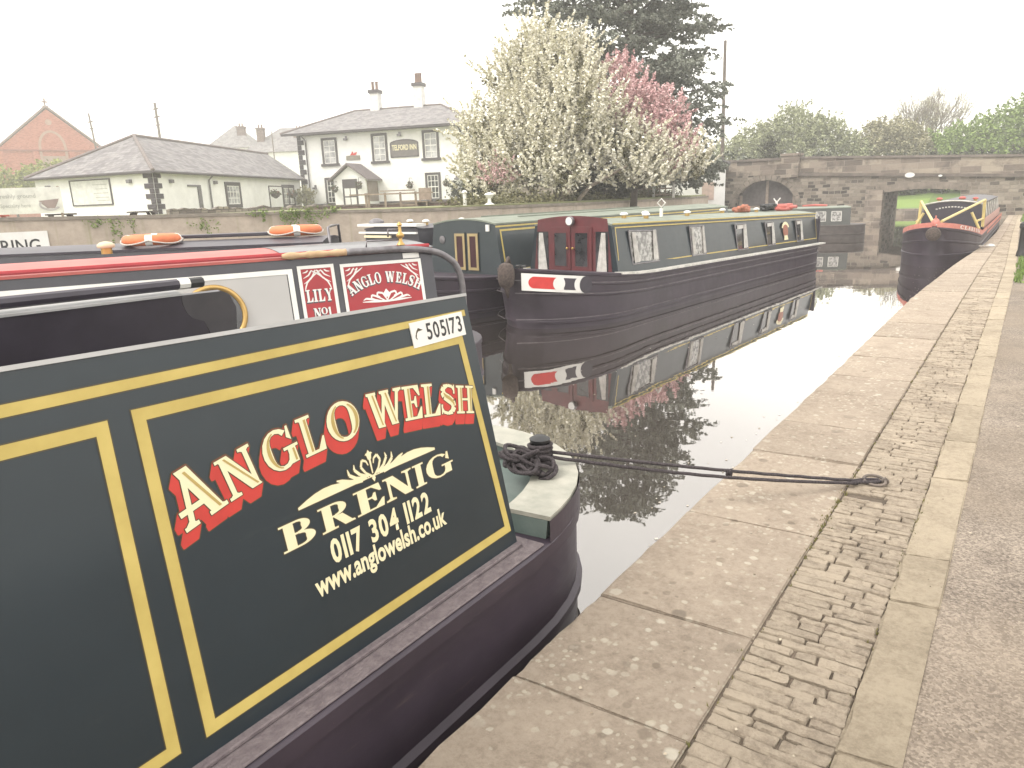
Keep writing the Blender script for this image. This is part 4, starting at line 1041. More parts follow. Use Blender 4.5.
# maroon front
FP = PF(V((-5.51, 10.889, .62)), V((-5.51, 10.889, .62))-R5, V((-5.51, 10.889, 1.6))).out((-5, 5, 1)); FP.P = FP.P+V((0, 0, .125))
mb = MB(); top = lambda u: .985-.15*0+.072*(1-((u-.95)/.8)**2)
arcx = [.22+1.46*i/16 for i in range(17)]
mb.face([FP(.12, .0, .006), FP(1.78, .0, .006)]+[FP(u, .93+.075*(1-((u-.95)/.82)**2)-.02, .006) for u in reversed(arcx)]); build('front_panel', mb, MAROON, RD, world=True, norm=False)
for u0, u1 in ((.52, .94), (.96, 1.38)):
    mb = MB(); slab(mb, FP, u0, u1, .02, .80, .006, .03); slab(mb, FP, u0, u1, .02, .10, .03, .036); dr = build('door', mb, MAROON, RD, world=True)
    mb = MB(); slab(mb, FP, u0+.08, u1-.08, .13, .70, .031, .034); build('pane', mb, GLASS, dr, world=True)
    mb = MB(); ring(mb, FP, u0+.07, u1-.07, .12, .71, .012, .032, .038); build('pane_frame', mb, MAROON, dr, world=True)
    ku = u1-.05 if u0 < .9 else u0+.05
    mb = MB(); mb.lathe([(.012, 0), (.012, .02), (.022, .03), (.022, .045), (.008, .052)], PF_M if False else (Matrix.Translation(FP(ku, .44, .03)) @ FP.n.to_track_quat('Z', 'Y').to_matrix().to_4x4()), 10); build('knob', mb, BRASS, dr, world=True, smooth=True)
for u0, u1, t0_, t1_, c0, c1 in ((.20, .45, .25, .33, .22, .43), (1.45, 1.70, 1.56, 1.65, 1.47, 1.68)):
    mb = MB(); slab(mb, FP, u0, u1, .04, .72, .008, .012); wn = build('side_window', mb, GLASS, RD, world=True)
    mb = MB()
    for i in range(6):
        x0, x1 = c0+(c1-c0)*i/6, c0+(c1-c0)*(i+1)/6; y0_, y1_ = t0_+(t1_-t0_)*i/6, t0_+(t1_-t0_)*(i+1)/6; o0, o1 = (.014, .024) if i % 2 else (.024, .014)
        mb.face([FP(x0, .05, o0), FP(x1, .05, o1), FP(y1_, .70, o1), FP(y0_, .70, o0)])
    build('curtain', mb, CURTAIN, wn, world=True, norm=False)
mb = MB(); mb.lathe([(.02, 0), (.075, .03), (.08, .09), (.07, .10)], Matrix.Translation(FP(.93, .90, .01)) @ FP.n.to_track_quat('Z', 'Y').to_matrix().to_4x4(), 16); hl = build('headlamp', mb, STEEL, RD, world=True, smooth=40)
mb = MB(); mb.face([Matrix.Translation(FP(.93, .90, .111)) @ FP.n.to_track_quat('Z', 'Y').to_matrix().to_4x4() @ V((.066*math.cos(i*.3927), .066*math.sin(i*.3927), 0)) for i in range(16)]); build('lens', mb, WHITE, hl, world=True)
mb = MB(); mb.tube([(0, -.30, .86), (0, -.30, 1.02)], .03, 8); mb.tube([(-.10, -.30, 1.0), (.10, -.30, 1.0)], .02, 8); build('bow_stud', mb, PLASTIC_BLACK, RD, smooth=40)
mb = MB(); WEAR = mat('worn_strake', (.15, .13, .14), .6, (.07, .06, .068), 6)
for zr in (.475, .355, .10):
    for side in (1, -1): mb = MB(); strip(mb, 1.06, 1.7, 1.7, side, .02, 11.6, zr+.016, zr+.030, .030, lambda s: SH(s)*zr/.6, 40); build('strake_wear', mb, WEAR, RD, norm=False)
bow_flash(RD, 1.06, 1.7, 1.7, -1, .06, .84, .43, .70, lambda s: SH(s)-.165, RED, PURPLE_BLACK)
mb = MB(); pz = .60+SH(0)
mb.lathe([(.05, -.24), (.11, -.20), (.135, -.10), (.135, .02), (.11, .11), (.05, .15)], T((-.04, .12, pz-.06)), 14); mb.tube([(0, -.04, pz), (-.02, .04, pz+.16), (-.04, .12, pz+.06)], .03, 8); mb.tube([(-.04, .12, pz-.25), (-.03, .10, pz-.34), (0, .05, pz-.46)], [.06, .04, .02], 8)
fd = build('fender', mb, COIR, None, smooth=True); fd.matrix_world = ROOT[RD.name]; fd.location = RD.location; fd.rotation_euler = RD.rotation_euler
tag(fd, 'brown rope fender hanging off the bow with the red and white flash', 'fender')
# things along its roof
def on_roof(u, side, z=0):   # u metres back from the front, side metres off the centre line
    k = side/.8
    return tuple((fc+D5*u+R5*side).xy)+(1.56-.0185*u+.075*(1-k*k)+.032+z,)
for i, (u, sd_) in enumerate(((1.3, .25), (1.75, .45), (2.5, .0), (3.6, .35), (6.3, -.1), (7.6, .2))):
    mushroom(on_roof(u, sd_), ('white mushroom vent nearest the maroon doors on the long green boat', 'white mushroom vent second from the maroon doors, closest to the roof edge', 'white mushroom vent third from the maroon doors, just left of the diamond sign',
        'white mushroom vent right of the diamond sign on the green roof', 'white mushroom vent left of the folded red cover on the green roof', 'white mushroom vent between the two folded red covers')[i], WHITE, .075)
ts = thing('diamond_sign', 'small white frame turned on its corner standing on a post on the green roof', 'sign', on_roof(2.6, .3), R(5))
mb = MB(); mb.tube([(0, 0, 0), (0, 0, .16)], .035, 8); build('post', mb, WHITE, ts, smooth=40)
mb = MB(); mb.tube([(-.08, 0, .26), (0, 0, .34), (.08, 0, .26), (0, 0, .18)], .016, 6, True); build('frame', mb, OFFWHITE, ts)
def bundle(u, s, l, mt, label, name='folded_cover'):
    mb = MB(); 
    for k in range(4): mb.tube([V((random.uniform(-.12, .12), -l/2+l*j/6, .05+.03*k+random.uniform(-.012, .012))) for j in range(7)], .05, 7)
    o = build(name, mb, mt, smooth=True); o.location = on_roof(u, s); o.rotation_euler = (0, 0, R(-5)); tag(o, label, 'cover')
bundle(7.0, .1, .6, mat('faded_orange_cover', (.42, .16, .10), .8), 'folded orange red cover on the green roof before the white shed', )
bundle(8.6, .1, .5, PLASTIC_BLACK, 'folded black cover on the green roof next to the pink one')
bundle(9.6, .15, 1.2, PINKRED, 'folded pink cover at the far end of the green roof')
mb = MB(); mb.tube([(0, 0, 0), (0, 0, .14)], .03, 8); mb.tube([(-.08, 0, .20), (-.03, 0, .13), (.03, 0, .13), (.09, 0, .21)], .016, 6); o = build('deck_light', mb, WHITE); o.location = on_roof(9.2, .1, .12); tag(o, 'small white two armed lamp standing among covers at the far end of the green roof', 'lamp')
# stern rails
mb = MB(); 
for q in (.93, .55): mb.tube([(-q, -11.85, .60), (-q*.93, -12.0, 1.30)], .025, 7)
mb.tube([(-.90, -11.9, 1.0), (-.5, -12.05, 1.0)], .025, 7); mb.box(-.95, -.40, -11.88, -11.83, .62, 1.25); build('stern_rail', mb, PURPLE_BLACK, RD)

# ---- blue grey boat with gold framed doors
gf = V((-8.75, 10.85, 0)); GD = thing('narrowboat', 'blue grey fronted narrowboat with narrow gold framed doors, left of the maroon doors', 'narrowboat', tuple((gf-D5*2).xy)+(0,), R(175), 'narrowboats moored in the basin')
SG = lambda s: .18*max(0, 1-s/2.4)**1.5+.08
hull_part(GD, 14, 1.04, 2.0, 1.7, .60, BLACKING, SG, rubs=((.12, .02), (.40, .025)), rake=.25)
cabin_part(GD, -2.0, -12, .95, .80, .685, 1.60, BLUEGREY, ROOFGREY, .09, .0, roof_over=.01, roof_th=.03)
gb = gf+R5*.95; GP = PF(gb+V((0, 0, .685)), gb+V((0, 0, .685))-R5, gb+V((0, 0, 2))).out((-5, 5, 1))
for u0, u1 in ((.56, .84), (.90, 1.18)):
    mb = MB(); slab(mb, GP, u0, u1, .06, .78, .004, .022); dr = build('door', mb, BLUEGREY, GD, world=True)
    mb = MB(); ring(mb, GP, u0+.01, u1-.01, .08, .76, .05, .022, .034); build('gold_frame', mb, mat('gold_frame_paint', (.38, .29, .14), .5), dr, world=True)
    mb = MB(); slab(mb, GP, u0+.06, u1-.06, .13, .71, .022, .026); build('pane', mb, mat('maroon_pane', (.05, .012, .018), .3), dr, world=True)
mb = MB(); mb.lathe([(.07, 0), (.075, .012), (.05, .02)], Matrix.Translation(GP(1.52, .64, .004)) @ GP.n.to_track_quat('Z', 'Y').to_matrix().to_4x4(), 16); build('badge', mb, STEEL, GD, world=True, smooth=40)
mb = MB(); slab(mb, GP, .28, .36, .80, .92, .004, .03); build('front_lamp', mb, WHITE, GD, world=True)
GS = PF(gb+V((0, 0, .685)), gb+V((0, 0, .685))+D5, gb+V((0, 0, 1.6))-R5*.15).out((0, 10, 1))
mb = MB(); ring(mb, GS, .10, 1.35, .06, .84, .035, .003, .007); ring(mb, GS, 1.5, 9.5, .06, .84, .035, .003, .007); slab(mb, GS, .0, 9.8, .88, .91, .003, .007); build('coach_line', mb, YELLOW, GD, world=True)
bow_flash(GD, 1.04, 2.0, 1.7, 1, .10, 1.1, .62, .80, lambda s: SG(s)-.10, mat('mid_green_paint', (.10, .14, .11), .5), PURPLE_BLACK)
mb = MB(); mb.box(-.4, -.34, -9, -3.2, 1.66, 1.72); mb.box(.3, .36, -9, -2.9, 1.68, 1.74); build('roof_planks', mb, ROOFGREY, GD)
# ---- dark boat with white rails
wf = V((-10.95, 11.1, 0)); WD = thing('narrowboat', 'dark narrowboat with two white roof rails, left of the blue grey one', 'narrowboat', tuple((wf-D5*1.8).xy)+(0,), R(173), 'narrowboats moored in the basin')
hull_part(WD, 12, 1.04, 1.9, 1.7, .60, BLACKING, SG, rake=.2)
cabin_part(WD, -1.8, -10, .95, .86, .68, 1.50, NAVY, PURPLE_BLACK, .05, .0)
d7 = V((math.sin(R(7)), math.cos(R(7)), 0)); r7 = V((d7.y, -d7.x, 0)); wb = wf+r7*.95; WP = PF(wb+V((0, 0, .68)), wb+V((0, 0, .68))-r7, wb+V((0, 0, 2))).out((-5, 5, 1))
mb = MB(); slab(mb, WP, .0, 1.95, .90, .95, -.2, .06); slab(mb, WP, .02, 1.92, .75, .79, .01, .06); build('white_rail', mb, WHITE, WD, world=True)
mb = MB(); slab(mb, WP, .85, 1.75, .665, .715, .01, .05); build('cream_bar', mb, CREAM, WD, world=True)
for u0, u1 in ((.15, .85), (1.05, 1.75)):
    mb = MB(); slab(mb, WP, u0, u1, .14, .60, .003, .01); build('front_window', mb, GLASS, WD, world=True)
t = thing('roof_chimney', 'round black capped chimney on the roof of the dark boat with white rails', 'chimney', tuple((wf-r7*.78+d7*.3).xy)+(1.52,), 0)
mb = MB(); mb.lathe([(.07, 0), (.07, .10)], None, 12); build('pipe', mb, PLASTIC_BLACK, t, smooth=40)
mb = MB(); mb.lathe([(.12, .10), (.17, .12), (.16, .16), (.08, .21), (.02, .22)], None, 14); build('cap', mb, STEEL, t, smooth=40)
for i, (u, s) in enumerate(((.6, .5), (.8, -.25), (1.4, .75))):
    p = wf+d7*u+r7*s; mushroom((p.x, p.y, 1.58), ('white vent on the dark boat with white rails, the middle one of its three', 'white vent on the dark boat with white rails, the one nearest its chimney', 'white vent on the dark boat with white rails, beside the blue grey roof')[i], WHITE, .08)
# ---- boat lying across beside the bridge
xd = V((-.9, -.43, 0)).normalized()
FB = thing('narrowboat', 'small dark narrowboat lying across the canal beside the bridge pier', 'narrowboat', (-5.6, 33.4, 0), math.atan2(-xd.x, xd.y)+math.pi, 'narrowboats moored in the basin')
hull_part(FB, 7.5, .98, 1.2, 2.0, .56, mat('brown_black_hull', (.085, .07, .065), .6, (.055, .045, .042), 4))
cabin_part(FB, -.8, -6.2, .86, .78, .56, 1.22, mat('dull_green_grey', (.075, .08, .075), .5), ROOFGREY, .05)
fo = V((-5.6, 33.4, 0))+xd*.8; fs = V((-xd.y, xd.x, 0)); fs = fs if fs.y < 0 else -fs
fp0 = fo+fs*.86+V((0, 0, .56)); FBP = PF(fp0, fp0+xd, fo+fs*.78+V((0, 0, 1.22))).out((0, 0, 1))
for u in (.35, .95, 1.6, 2.3, 3.0, 3.7): boat_window(FB, FBP, [(u, .16), (u+.38, .16), (u+.38, .54), (u, .54)], LACE, .035, OFFWHITE)
bx = fo+xd*1.2; mb = MB()
for k in range(3): mb.tube([V((-.5+k*.04, .06*k, .03)), V((.0, .05*k, .06)), V((.45, .05*k, .03))], .05, 7)
o = build('folded_cover', mb, PINKRED, smooth=True); o.location = (bx.x, bx.y, 1.29); tag(o, 'folded pinkish cover on the small boat beside the bridge pier', 'cover')

# ---- the trip boat against the towpath
TB = thing('trip_boat', 'red banded black trip boat with yellow bow rails moored against the towpath', 'trip boat', (-1.93, 21.0, 0), R(180), None)
ST = lambda s: .32*max(0, 1-s/2.4)**1.4
hull_part(TB, 17, .90, 2.0, 1.9, .68, BLACKING, ST, rubs=((.30, .02), (.45, .02)), top=.06, rake=.15)
mb = MB()
for side in (1, -1): strip(mb, .90, 2.0, 1.9, side, .0, 5.0, .68, .80, .012, ST, 24)
strip(mb, .90, 2.0, 1.9, -1, 5, 16, .55, .80, .02, ST, 6)
FADED = mat('faded_pink_red', (.52, .21, .17), .65, (.46, .15, .12), 7)
tbd = build('red_bulwark', mb, FADED, TB, norm=False)
TF = lambda s, z, side, off: hull_pt(.90, 2.0, 1.9, s, side, z, off)
a, b = TF(.25, 0, 1, .02), TF(1.5, 0, 1, .02)
Mt = ROOT[TB.name]; A_, B_ = Mt @ V((-a.x, a.y, .70+ST(.25))), Mt @ V((-b.x, b.y, .70+ST(1.5)))
mb = MB(); # name laid round the bow, letter by letter
txt = 'CLARISSA'
for i, ch in enumerate(txt):
    s0 = .38+.15*i
    q0, q1 = TF(s0, .695+ST(s0), -1, .02), TF(s0+.12, .695+ST(s0+.12), -1, .02); q0, q1 = Mt @ q0, Mt @ q1
    pf = PF(q0, q1, q0+V((0, 0, 1))).out(q0+V((.3, -1, 0)))
    k = .12/glyph('I' if ch == 'I' else ch if ch in 'LASRC' else 'G')[0]
    w, P, g = glyph(ch if ch in 'LAISRC' else 'G', .28, .12, .1)
    fill(mb, [h for h in (hull2(p) for p in place(P, 0, .0, 0, (q1-q0).length/max(w, .8), .085)) if len(h) > 2], pf, .006)
build('lettering', mb, WHITE, TB, world=True, norm=False, uv=False)
mb = MB(); zt = .68+ST(0)
mb.lathe([(.03, -.06), (.14, -.05), (.17, 0), (.14, .05), (.03, .06)], Matrix.Translation(V((0, .13, zt-.16))) @ Matrix.Rotation(R(90), 4, 'X'), 16); bf = build('bow_button', mb, COIR, TB, smooth=True)
mb = MB(); mb.lathe([(.10, 0), (.10, .10), (.07, .16), (.02, .2)], T((0, -.15, zt+.02)), 10); mb.tube([(0, -.1, zt+.1), (0, -.1, zt+.28)], .02, 6); build('stem_post', mb, FADED, TB, smooth=40)
# yellow rails
mb = MB(); bt = 1.45
for sx in (1, -1):
    mb.tube([(sx*.80, -4.2, bt+.1), (sx*.10, -.5, zt+.12)], .035, 8); mb.tube([(sx*.82, -4.2, .8), (sx*.80, -4.2, bt+.12)], .04, 8); mb.tube([(sx*.80, -3.0, .8), (sx*.58, -3.0, 1.25)], .035, 8)
    mb.tube([(sx*.80, -4.2, 1.02), (sx*.74, -3.0, 1.02)], .03, 7)
build('bow_rail', mb, mat('yellow_rail_paint', (.62, .49, .20), .5), TB, smooth=40)
cabin_part(TB, -4.5, -15.5, .80, .72, .74, 1.42, mat('clear_side_sheet', (.20, .185, .17), .35), PURPLE_BLACK, .10, 0)
mb = MB(); mb.face([(-.80, -4.47, .74), (.80, -4.47, .74)]+[(.73*k, -4.47, 1.40+.10*(1-k*k)) for k in (1, .75, .5, .25, 0, -.25, -.5, -.75, -1)]); cb = build('front_board', mb, PURPLE_BLACK, TB)
mb = MB(); mb.tube([(.75*k, -4.46, 1.44+.10*(1-k*k)) for k in (1, .75, .5, .25, 0, -.25, -.5, -.75, -1)], .022, 6); build('board_edge', mb, OFFWHITE, cb, smooth=True)
mb = MB()
for i in range(11): mb.box(-.42+.08*i, -.37+.08*i, -4.455, -4.45, 1.35-.0006*(i-5)**2*4, 1.385-.0006*(i-5)**2*4)
build('board_ticks', mb, OFFWHITE, cb)
mb = MB(); mb.box(-.845, -.82, -15.5, -4.6, .74, 1.02); build('red_side_panel', mb, mat('pink_grey_panel', (.50, .30, .26), .7, (.42, .24, .21), 5), TB)
mb = MB()
for i in range(8): mb.tube([(-.81, -4.8-1.4*i, 1.02), (-.735, -4.8-1.4*i, 1.42)], .022, 6)
build('side_frame', mb, OFFWHITE, TB)
for i, (x, y, r) in enumerate(((.45, -5.5, .09), (-.15, -5.6, .10), (-.5, -5.5, .08))):
    p = Mt @ V((x, y, 1.50)); mushroom(tuple(p), ('pinkish vent on the trip boat roof, leftmost of three', 'pinkish vent on the trip boat roof, middle one of three', 'pinkish vent on the trip boat roof, rightmost of three')[i], PINKRED, r, group='vents on the trip boat')
mb = MB(); s_ = Mt @ V((-.06, -.12, zt+.08)); e_ = V((-.80, 23.4, .37)); s_ = V((-1.90, 21.05, zt+.06))
mb.tube([s_.lerp(e_, t/16)+V((0, 0, -.16*math.sin(math.pi*t/16))) for t in range(17)], .018, 6); tag(build('mooring_line', mb, PALEROPE, smooth=True), 'pale slack mooring line from the trip boat bow to the towpath edge', 'mooring line')
mb = MB(); mb.lathe([(.10, 0), (.12, .03), (.09, .07), (.02, .09)], T((-.80, 23.4, .352)), 12); tag(build('mooring_bollard', mb, OFFWHITE, smooth=40), 'low white mooring stud on the coping holding the pale line', 'mooring stud')
bo = thing('bollard', 'black cast bollard standing at the edge of the grass verge', 'bollard', (-.06, 20.6, .352), 0)
mb = MB(); mb.lathe([(.13, 0), (.12, .1), (.10, .15), (.10, .62), (.13, .66), (.12, .74), (.05, .80)], None, 14); build('shaft', mb, PLASTIC_BLACK, bo, smooth=40)

# ================================================================== BASIN WALL AND SIGNS
BWALL = thing('basin_wall', 'long streaked concrete wall along the far side of the basin', 'wall', (-17.8, 10.1, 0))
WP_ = [(-26, -6.5), (-19.84, 6.14), (-17.83, 10.09), (-16.0, 13.28), (-13.8, 16.1), (-13.07, 17.27), (-12.5, 24), (-13.4, 34), (-16.4, 45.9)]
WZ = [2.12, 2.06, 1.97, 1.93, 1.87, 1.87, 1.84, 1.84, 1.84]
def wall_run(mb, pts, zs, z0, th0, th1, dz=0., zlo=None):
    secs = []
    for i, (x, y) in enumerate(pts):
        a = pts[max(0, i-1)]; b = pts[min(len(pts)-1, i+1)]; d = V((b[0]-a[0], b[1]-a[1], 0)).normalized(); n = V((d.y, -d.x, 0))
        p = V((x, y, 0)); zt = zs[i]+dz; lo = z0 if zlo is None else zs[i]+zlo
        secs.append([p+n*th0+V((0, 0, lo)), p+n*th0+V((0, 0, zt)), p-n*th1+V((0, 0, zt)), p-n*th1+V((0, 0, lo))])
    mb.loft(secs)
mb = MB(); wall_run(mb, WP_, WZ, -.8, .07, .4, -.08); build('wall', mb, WALLC, BWALL, world=True)
mb = MB(); wall_run(mb, WP_, WZ, 0, .11, .44, 0., -.078); build('cap', mb, mat('wall_cap', (.27, .235, .195), .95, (.17, .15, .125), 3, .5, 20), BWALL, world=True)
mb = MB(); wd = V((2.01, 3.95, 0)).normalized(); wn = V((wd.y, -wd.x, 0))
for k in range(26):
    t = -5+k*1.25; 
# sign boards
w0 = V((-19.84, 6.14, 0)); sgp = w0+wn*.03
def along(p, q, z): return PF(V((*p, z)), V((*q, z)), V((*p, z+1)))
SP_ = along((-19.84, 6.14), (-17.83, 10.09), 1.0).out((0, 0, 1)); SP_.P = SP_.P+SP_.n*.085
SG_ = thing('sign_board', 'white sign board ending in RING fixed to the basin wall at the left', 'sign', tuple(SP_(1.0, 0)), 0)
mb = MB(); slab(mb, SP_, -2.2, 1.98, .06, .70, .0, .04); build('board', mb, WHITE, SG_, world=True)
plain_text('lettering', 'MOORING', SP_, .20, 1.80, .24, .29, .045, PLASTIC_BLACK, SG_, .01)
# coffee banner on posts above the wall
bd = V((.62, .79, 0)).normalized(); b0 = V((-20.75, 7.25, 1.98)); BNP = PF(b0, b0+bd, b0+V((0, 0, 1))).out((0, 0, 2))
BN = thing('banner', 'pale banner about freshly ground coffee with a cup, behind the basin wall', 'banner', tuple(b0))
mb = MB(); slab(mb, BNP, -1.0, 1.80, .12, .74, 0, .02); build('sheet', mb, mat('banner_sheet', (.66, .66, .60), .7), BN, world=True)
FAINT = mat('faint_grey_print', (.40, .40, .37), .7)
plain_text('lettering', 'Freshly ground', BNP, .42, 1.24, .50, .10, .024, FAINT, BN, .0)
plain_text('lettering', 'Speciality here', BNP, .46, 1.10, .28, .09, .024, FAINT, BN, .0)
mb = MB(); fill(mb, [[(1.36+.0, .36), (1.66, .36), (1.74, .46), (1.28, .42)], [(1.45, .24), (1.62, .24), (1.72, .42), (1.30, .40)]], BNP, .024); cp = build('cup_picture', mb, mat('cup_brown', (.30, .24, .22), .7), BN, world=True, norm=False)
mb = MB(); fill(mb, Arc(1.52, .33, .24, .15, 150, 330, .05, .05), BNP, .028); build('saucer', mb, mat('cup_grey', (.42, .40, .39), .7), cp, world=True, norm=False)
for u in (-.9, 1.74):
    mb = MB(); mb.tube([BNP(u, -.3, -.03), BNP(u, .76, -.03)], .03, 7); build('post', mb, TIMBER, BN, world=True)
def picnic_table(loc, rz, label, mt):
    t = thing('picnic_table', label, 'picnic table', loc, rz, 'picnic tables behind the basin wall')
    mb = MB(); 
    for k in range(5): mb.box(-.85, .85, -.36+.145*k, -.36+.145*k+.13, .70, .745)
    build('table_top', mb, mt, t)
    for s in (-1, 1):
        mb = MB(); mb.box(-.85, .85, s*.62-.12, s*.62+.12, .42, .46); build('bench', mb, mt, t)
        for x in (-.6, .6):
            mb = MB(); mb.hexa([V(q) for q in ((x-.04, s*.55-.05, 0), (x+.04, s*.55-.05, 0), (x+.04, s*.55+.05, 0), (x-.04, s*.55+.05, 0), (x-.04, s*.22-.05, .7), (x+.04, s*.22-.05, .7), (x+.04, s*.22+.05, .7), (x-.04, s*.22+.05, .7))]); build('leg', mb, mt, t)
picnic_table((-22.4, 8.1, 1.36), R(159), 'pinkish red picnic table top showing above the wall under the coffee banner', PINKRED)
picnic_table((-22.5, 9.8, 1.34), R(159), 'dark picnic table showing above the wall at the right foot of the coffee banner', DARKTIMBER)
picnic_table((-22.2, 12.0, 1.33), R(157), 'dark picnic table behind the wall below the notice on the cottage', DARKTIMBER)

# ================================================================== BUILDINGS
def sash(parent, pf, u0, u1, v0, v1, panes=(2, 4), surround=.18, gl=None, sill=True, bars=WHITE, trim=TRIM):
    mb = MB(); ring(mb, pf, u0, u1, v0, v1, surround, -.05, .05)
    if sill: slab(mb, pf, u0-.12, u1+.12, v0-.02, v0+.16, .051, .12)
    w = build('window', mb, trim, parent, world=True)
    mb = MB(); slab(mb, pf, u0+surround-.01, u1-surround+.01, v0+surround-.01, v1-surround+.01, -.04, .002); build('pane', mb, gl or SASHGLASS, w, world=True)
    mb = MB(); a0, a1, c0, c1 = u0+surround, u1-surround, v0+surround, v1-surround
    ring(mb, pf, a0, a1, c0, c1, .05, .003, .03)
    for i in range(1, panes[0]): x = a0+(a1-a0)*i/panes[0]; slab(mb, pf, x-.022, x+.022, c0+.05, c1-.05, .003, .022)
    for i in range(1, panes[1]): y = c0+(c1-c0)*i/panes[1]; t = .035 if i*2 == panes[1] else .02; slab(mb, pf, a0+.05, a1-.05, y-t, y+t, .003, .026)
    build('glazing_bars', mb, bars, w, world=True); return w
def quoins(mb, pf, u, side, v0, v1, o=.02, big=.55, small=.32, h=.36):
    v = v0; k = 0
    while v < v1-.05:
        w = big if k % 2 else small; a, b = (u, u+w) if side > 0 else (u-w, u); slab(mb, pf, a, b, v+.006, min(v1, v+h)-.006, .001, o); v += h; k += 1
PP = PF((-46.8, 38.3, 1.9), (-33.3, 42.9, 1.9), (-46.8, 38.3, 7)).out((0, 0, 2))
PUB = thing('pub', 'white rendered two storey inn with a grey slate hipped roof and dark trimmed windows', 'pub', (-40, 40.6, 1.9))
PW, PH, PD = 14.1, 5.35, 8.8
mb = MB(); slab(mb, PP, 0, PW, -.6, PH, -PD, 0); build('wall', mb, RENDER_WHITE, PUB, world=True)
def hip(mb, pf, u0, u1, d0, d1, v, ru0, ru1, rd, rv, th=.12):
    e = [pf(u0, v, -d0), pf(u1, v, -d0), pf(u1, v, -d1), pf(u0, v, -d1)]; r = [pf(ru0, rv, -rd), pf(ru1, rv, -rd)]
    mb.face([e[0], e[1], r[1], r[0]]); mb.face([e[1], e[2], r[1]]); mb.face([e[2], e[3], r[0], r[1]]); mb.face([e[3], e[0], r[0]]); mb.face(e[::-1])
mb = MB(); hip(mb, PP, -.95, PW+.6, -.75, PD+.6, PH+.14, 2.9, 10.3, 4.3, 7.4); rf = build('roof', mb, SLATE, PUB, world=True)
mb = MB(); ring(mb, PP, -.93, PW+.58, 0, 0, 0, 0, 0) if False else slab(mb, PP, -.93, PW+.58, PH-.02, PH+.13, .60, .73); slab(mb, PP, PW+.45, PW+.58, PH-.02, PH+.13, -8, .59); build('gutter', mb, TRIM, PUB, world=True)
mb = MB(); 
for a, b in (((-.95, PH+.14, .75), (2.9, 7.4, -4.3)), ((PW+.6, PH+.14, .75), (10.3, 7.4, -4.3)), ((2.9, 7.4, -4.3), (10.3, 7.4, -4.3))): mb.tube([PP(*a)+V((0, 0, .03)), PP(*b)+V((0, 0, .03))], .09, 7)
build('ridge_tiles', mb, mat('ridge_tile', (.20, .17, .165), .9), rf, world=True)
for u, top_, npots, hh in ((4.75, 8.85, 2, .6), (8.5, 9.1, 3, .7)):
    mb = MB(); slab(mb, PP, u-.36, u+.36, 6.4, top_-.25, -4.7, -4.0); ch = build('chimney', mb, CHIMW, rf, world=True)
    mb = MB(); slab(mb, PP, u-.44, u+.44, top_-.25, top_, -4.8, -3.9); build('chimney_cap', mb, TRIM, rf, world=True)
    for k in range(npots):
        x = u-.17+.34*k/(npots-1); mb = MB(); mb.lathe([(.15, 0), (.12, .1), (.11, hh*(.7+.3*((k+u) % 1.3)/1.3)), (.15, hh), (.10, hh+.02)], Matrix.Translation(PP(x, top_, -4.35)), 10); build('chimney_pot', mb, TERRA, rf, world=True, smooth=40)
for q in ((2.05, 3.38, 3.05, 5.1), (6.25, 7.55, 3.05, 5.18), (10.35, 11.65, 3.08, 5.18)): sash(PUB, PP, *q)
for q in ((2.05, 3.3, .15, 2.2), (10.4, 11.62, .2, 2.22)): sash(PUB, PP, *q, panes=(3, 4), gl=GLASS, sill=False)
mb = MB(); quoins(mb, PP, 0, 1, 0, PH, .05); quoins(mb, PP, PW, -1, 0, PH, .05); build('quoins', mb, QUOIN, PUB, world=True)
mb = MB(); slab(mb, PP, 0, PW, -.1, .28, .001, .03); build('plinth', mb, QUOIN, PUB, world=True)
for u in (.75, 13.35):
    mb = MB(); mb.tube([PP(u, PH-.05, .62), PP(u, PH-.35, .10), PP(u, .1, .10)], .055, 7); build('downpipe', mb, TRIM, PUB, world=True)
# inn sign
mb = MB(); arcp = [(7.76, 3.4), (10.02, 3.4), (10.02, 4.38)]+[(8.89+1.13*math.cos(a), 4.38+.28*math.sin(a)) for a in [math.pi*i/12 for i in range(1, 12)]]+[(7.76, 4.38)]
mb.prism([(x, z) for x, z in arcp], .06, PP.M() @ Matrix.Translation(V((0, -.06, 0)))); sg = build('inn_sign', mb, mat('sign_grey', (.15, .135, .13), .6), PUB, world=True)
plain_text('lettering', 'TELFORD INN', PP, 7.92, 9.88, 3.92, .36, .066, CREAM, sg, .03)
mb = MB(); frame_poly(mb, PP, arcp, .07, .064); build('sign_border', mb, TRIM, sg, world=True, norm=False)
mb = MB(); slab(mb, PP, 4.08, 5.22, 3.4, 3.72, .001, .05); pq = build('plaque', mb, mat('plaque_grey', (.22, .20, .16), .7), PUB, world=True)
mb = MB(); fill(mb, [[(4.4, 3.74), (4.95, 3.74), (4.85, 3.88), (4.5, 3.86)], [(4.5, 3.84), (4.72, 3.86), (4.62, 4.05)], [(4.75, 3.84), (4.95, 3.82), (5.02, 3.95), (4.8, 3.92)]], PP, .03); build('plaque_figure', mb, RED, pq, world=True, norm=False)
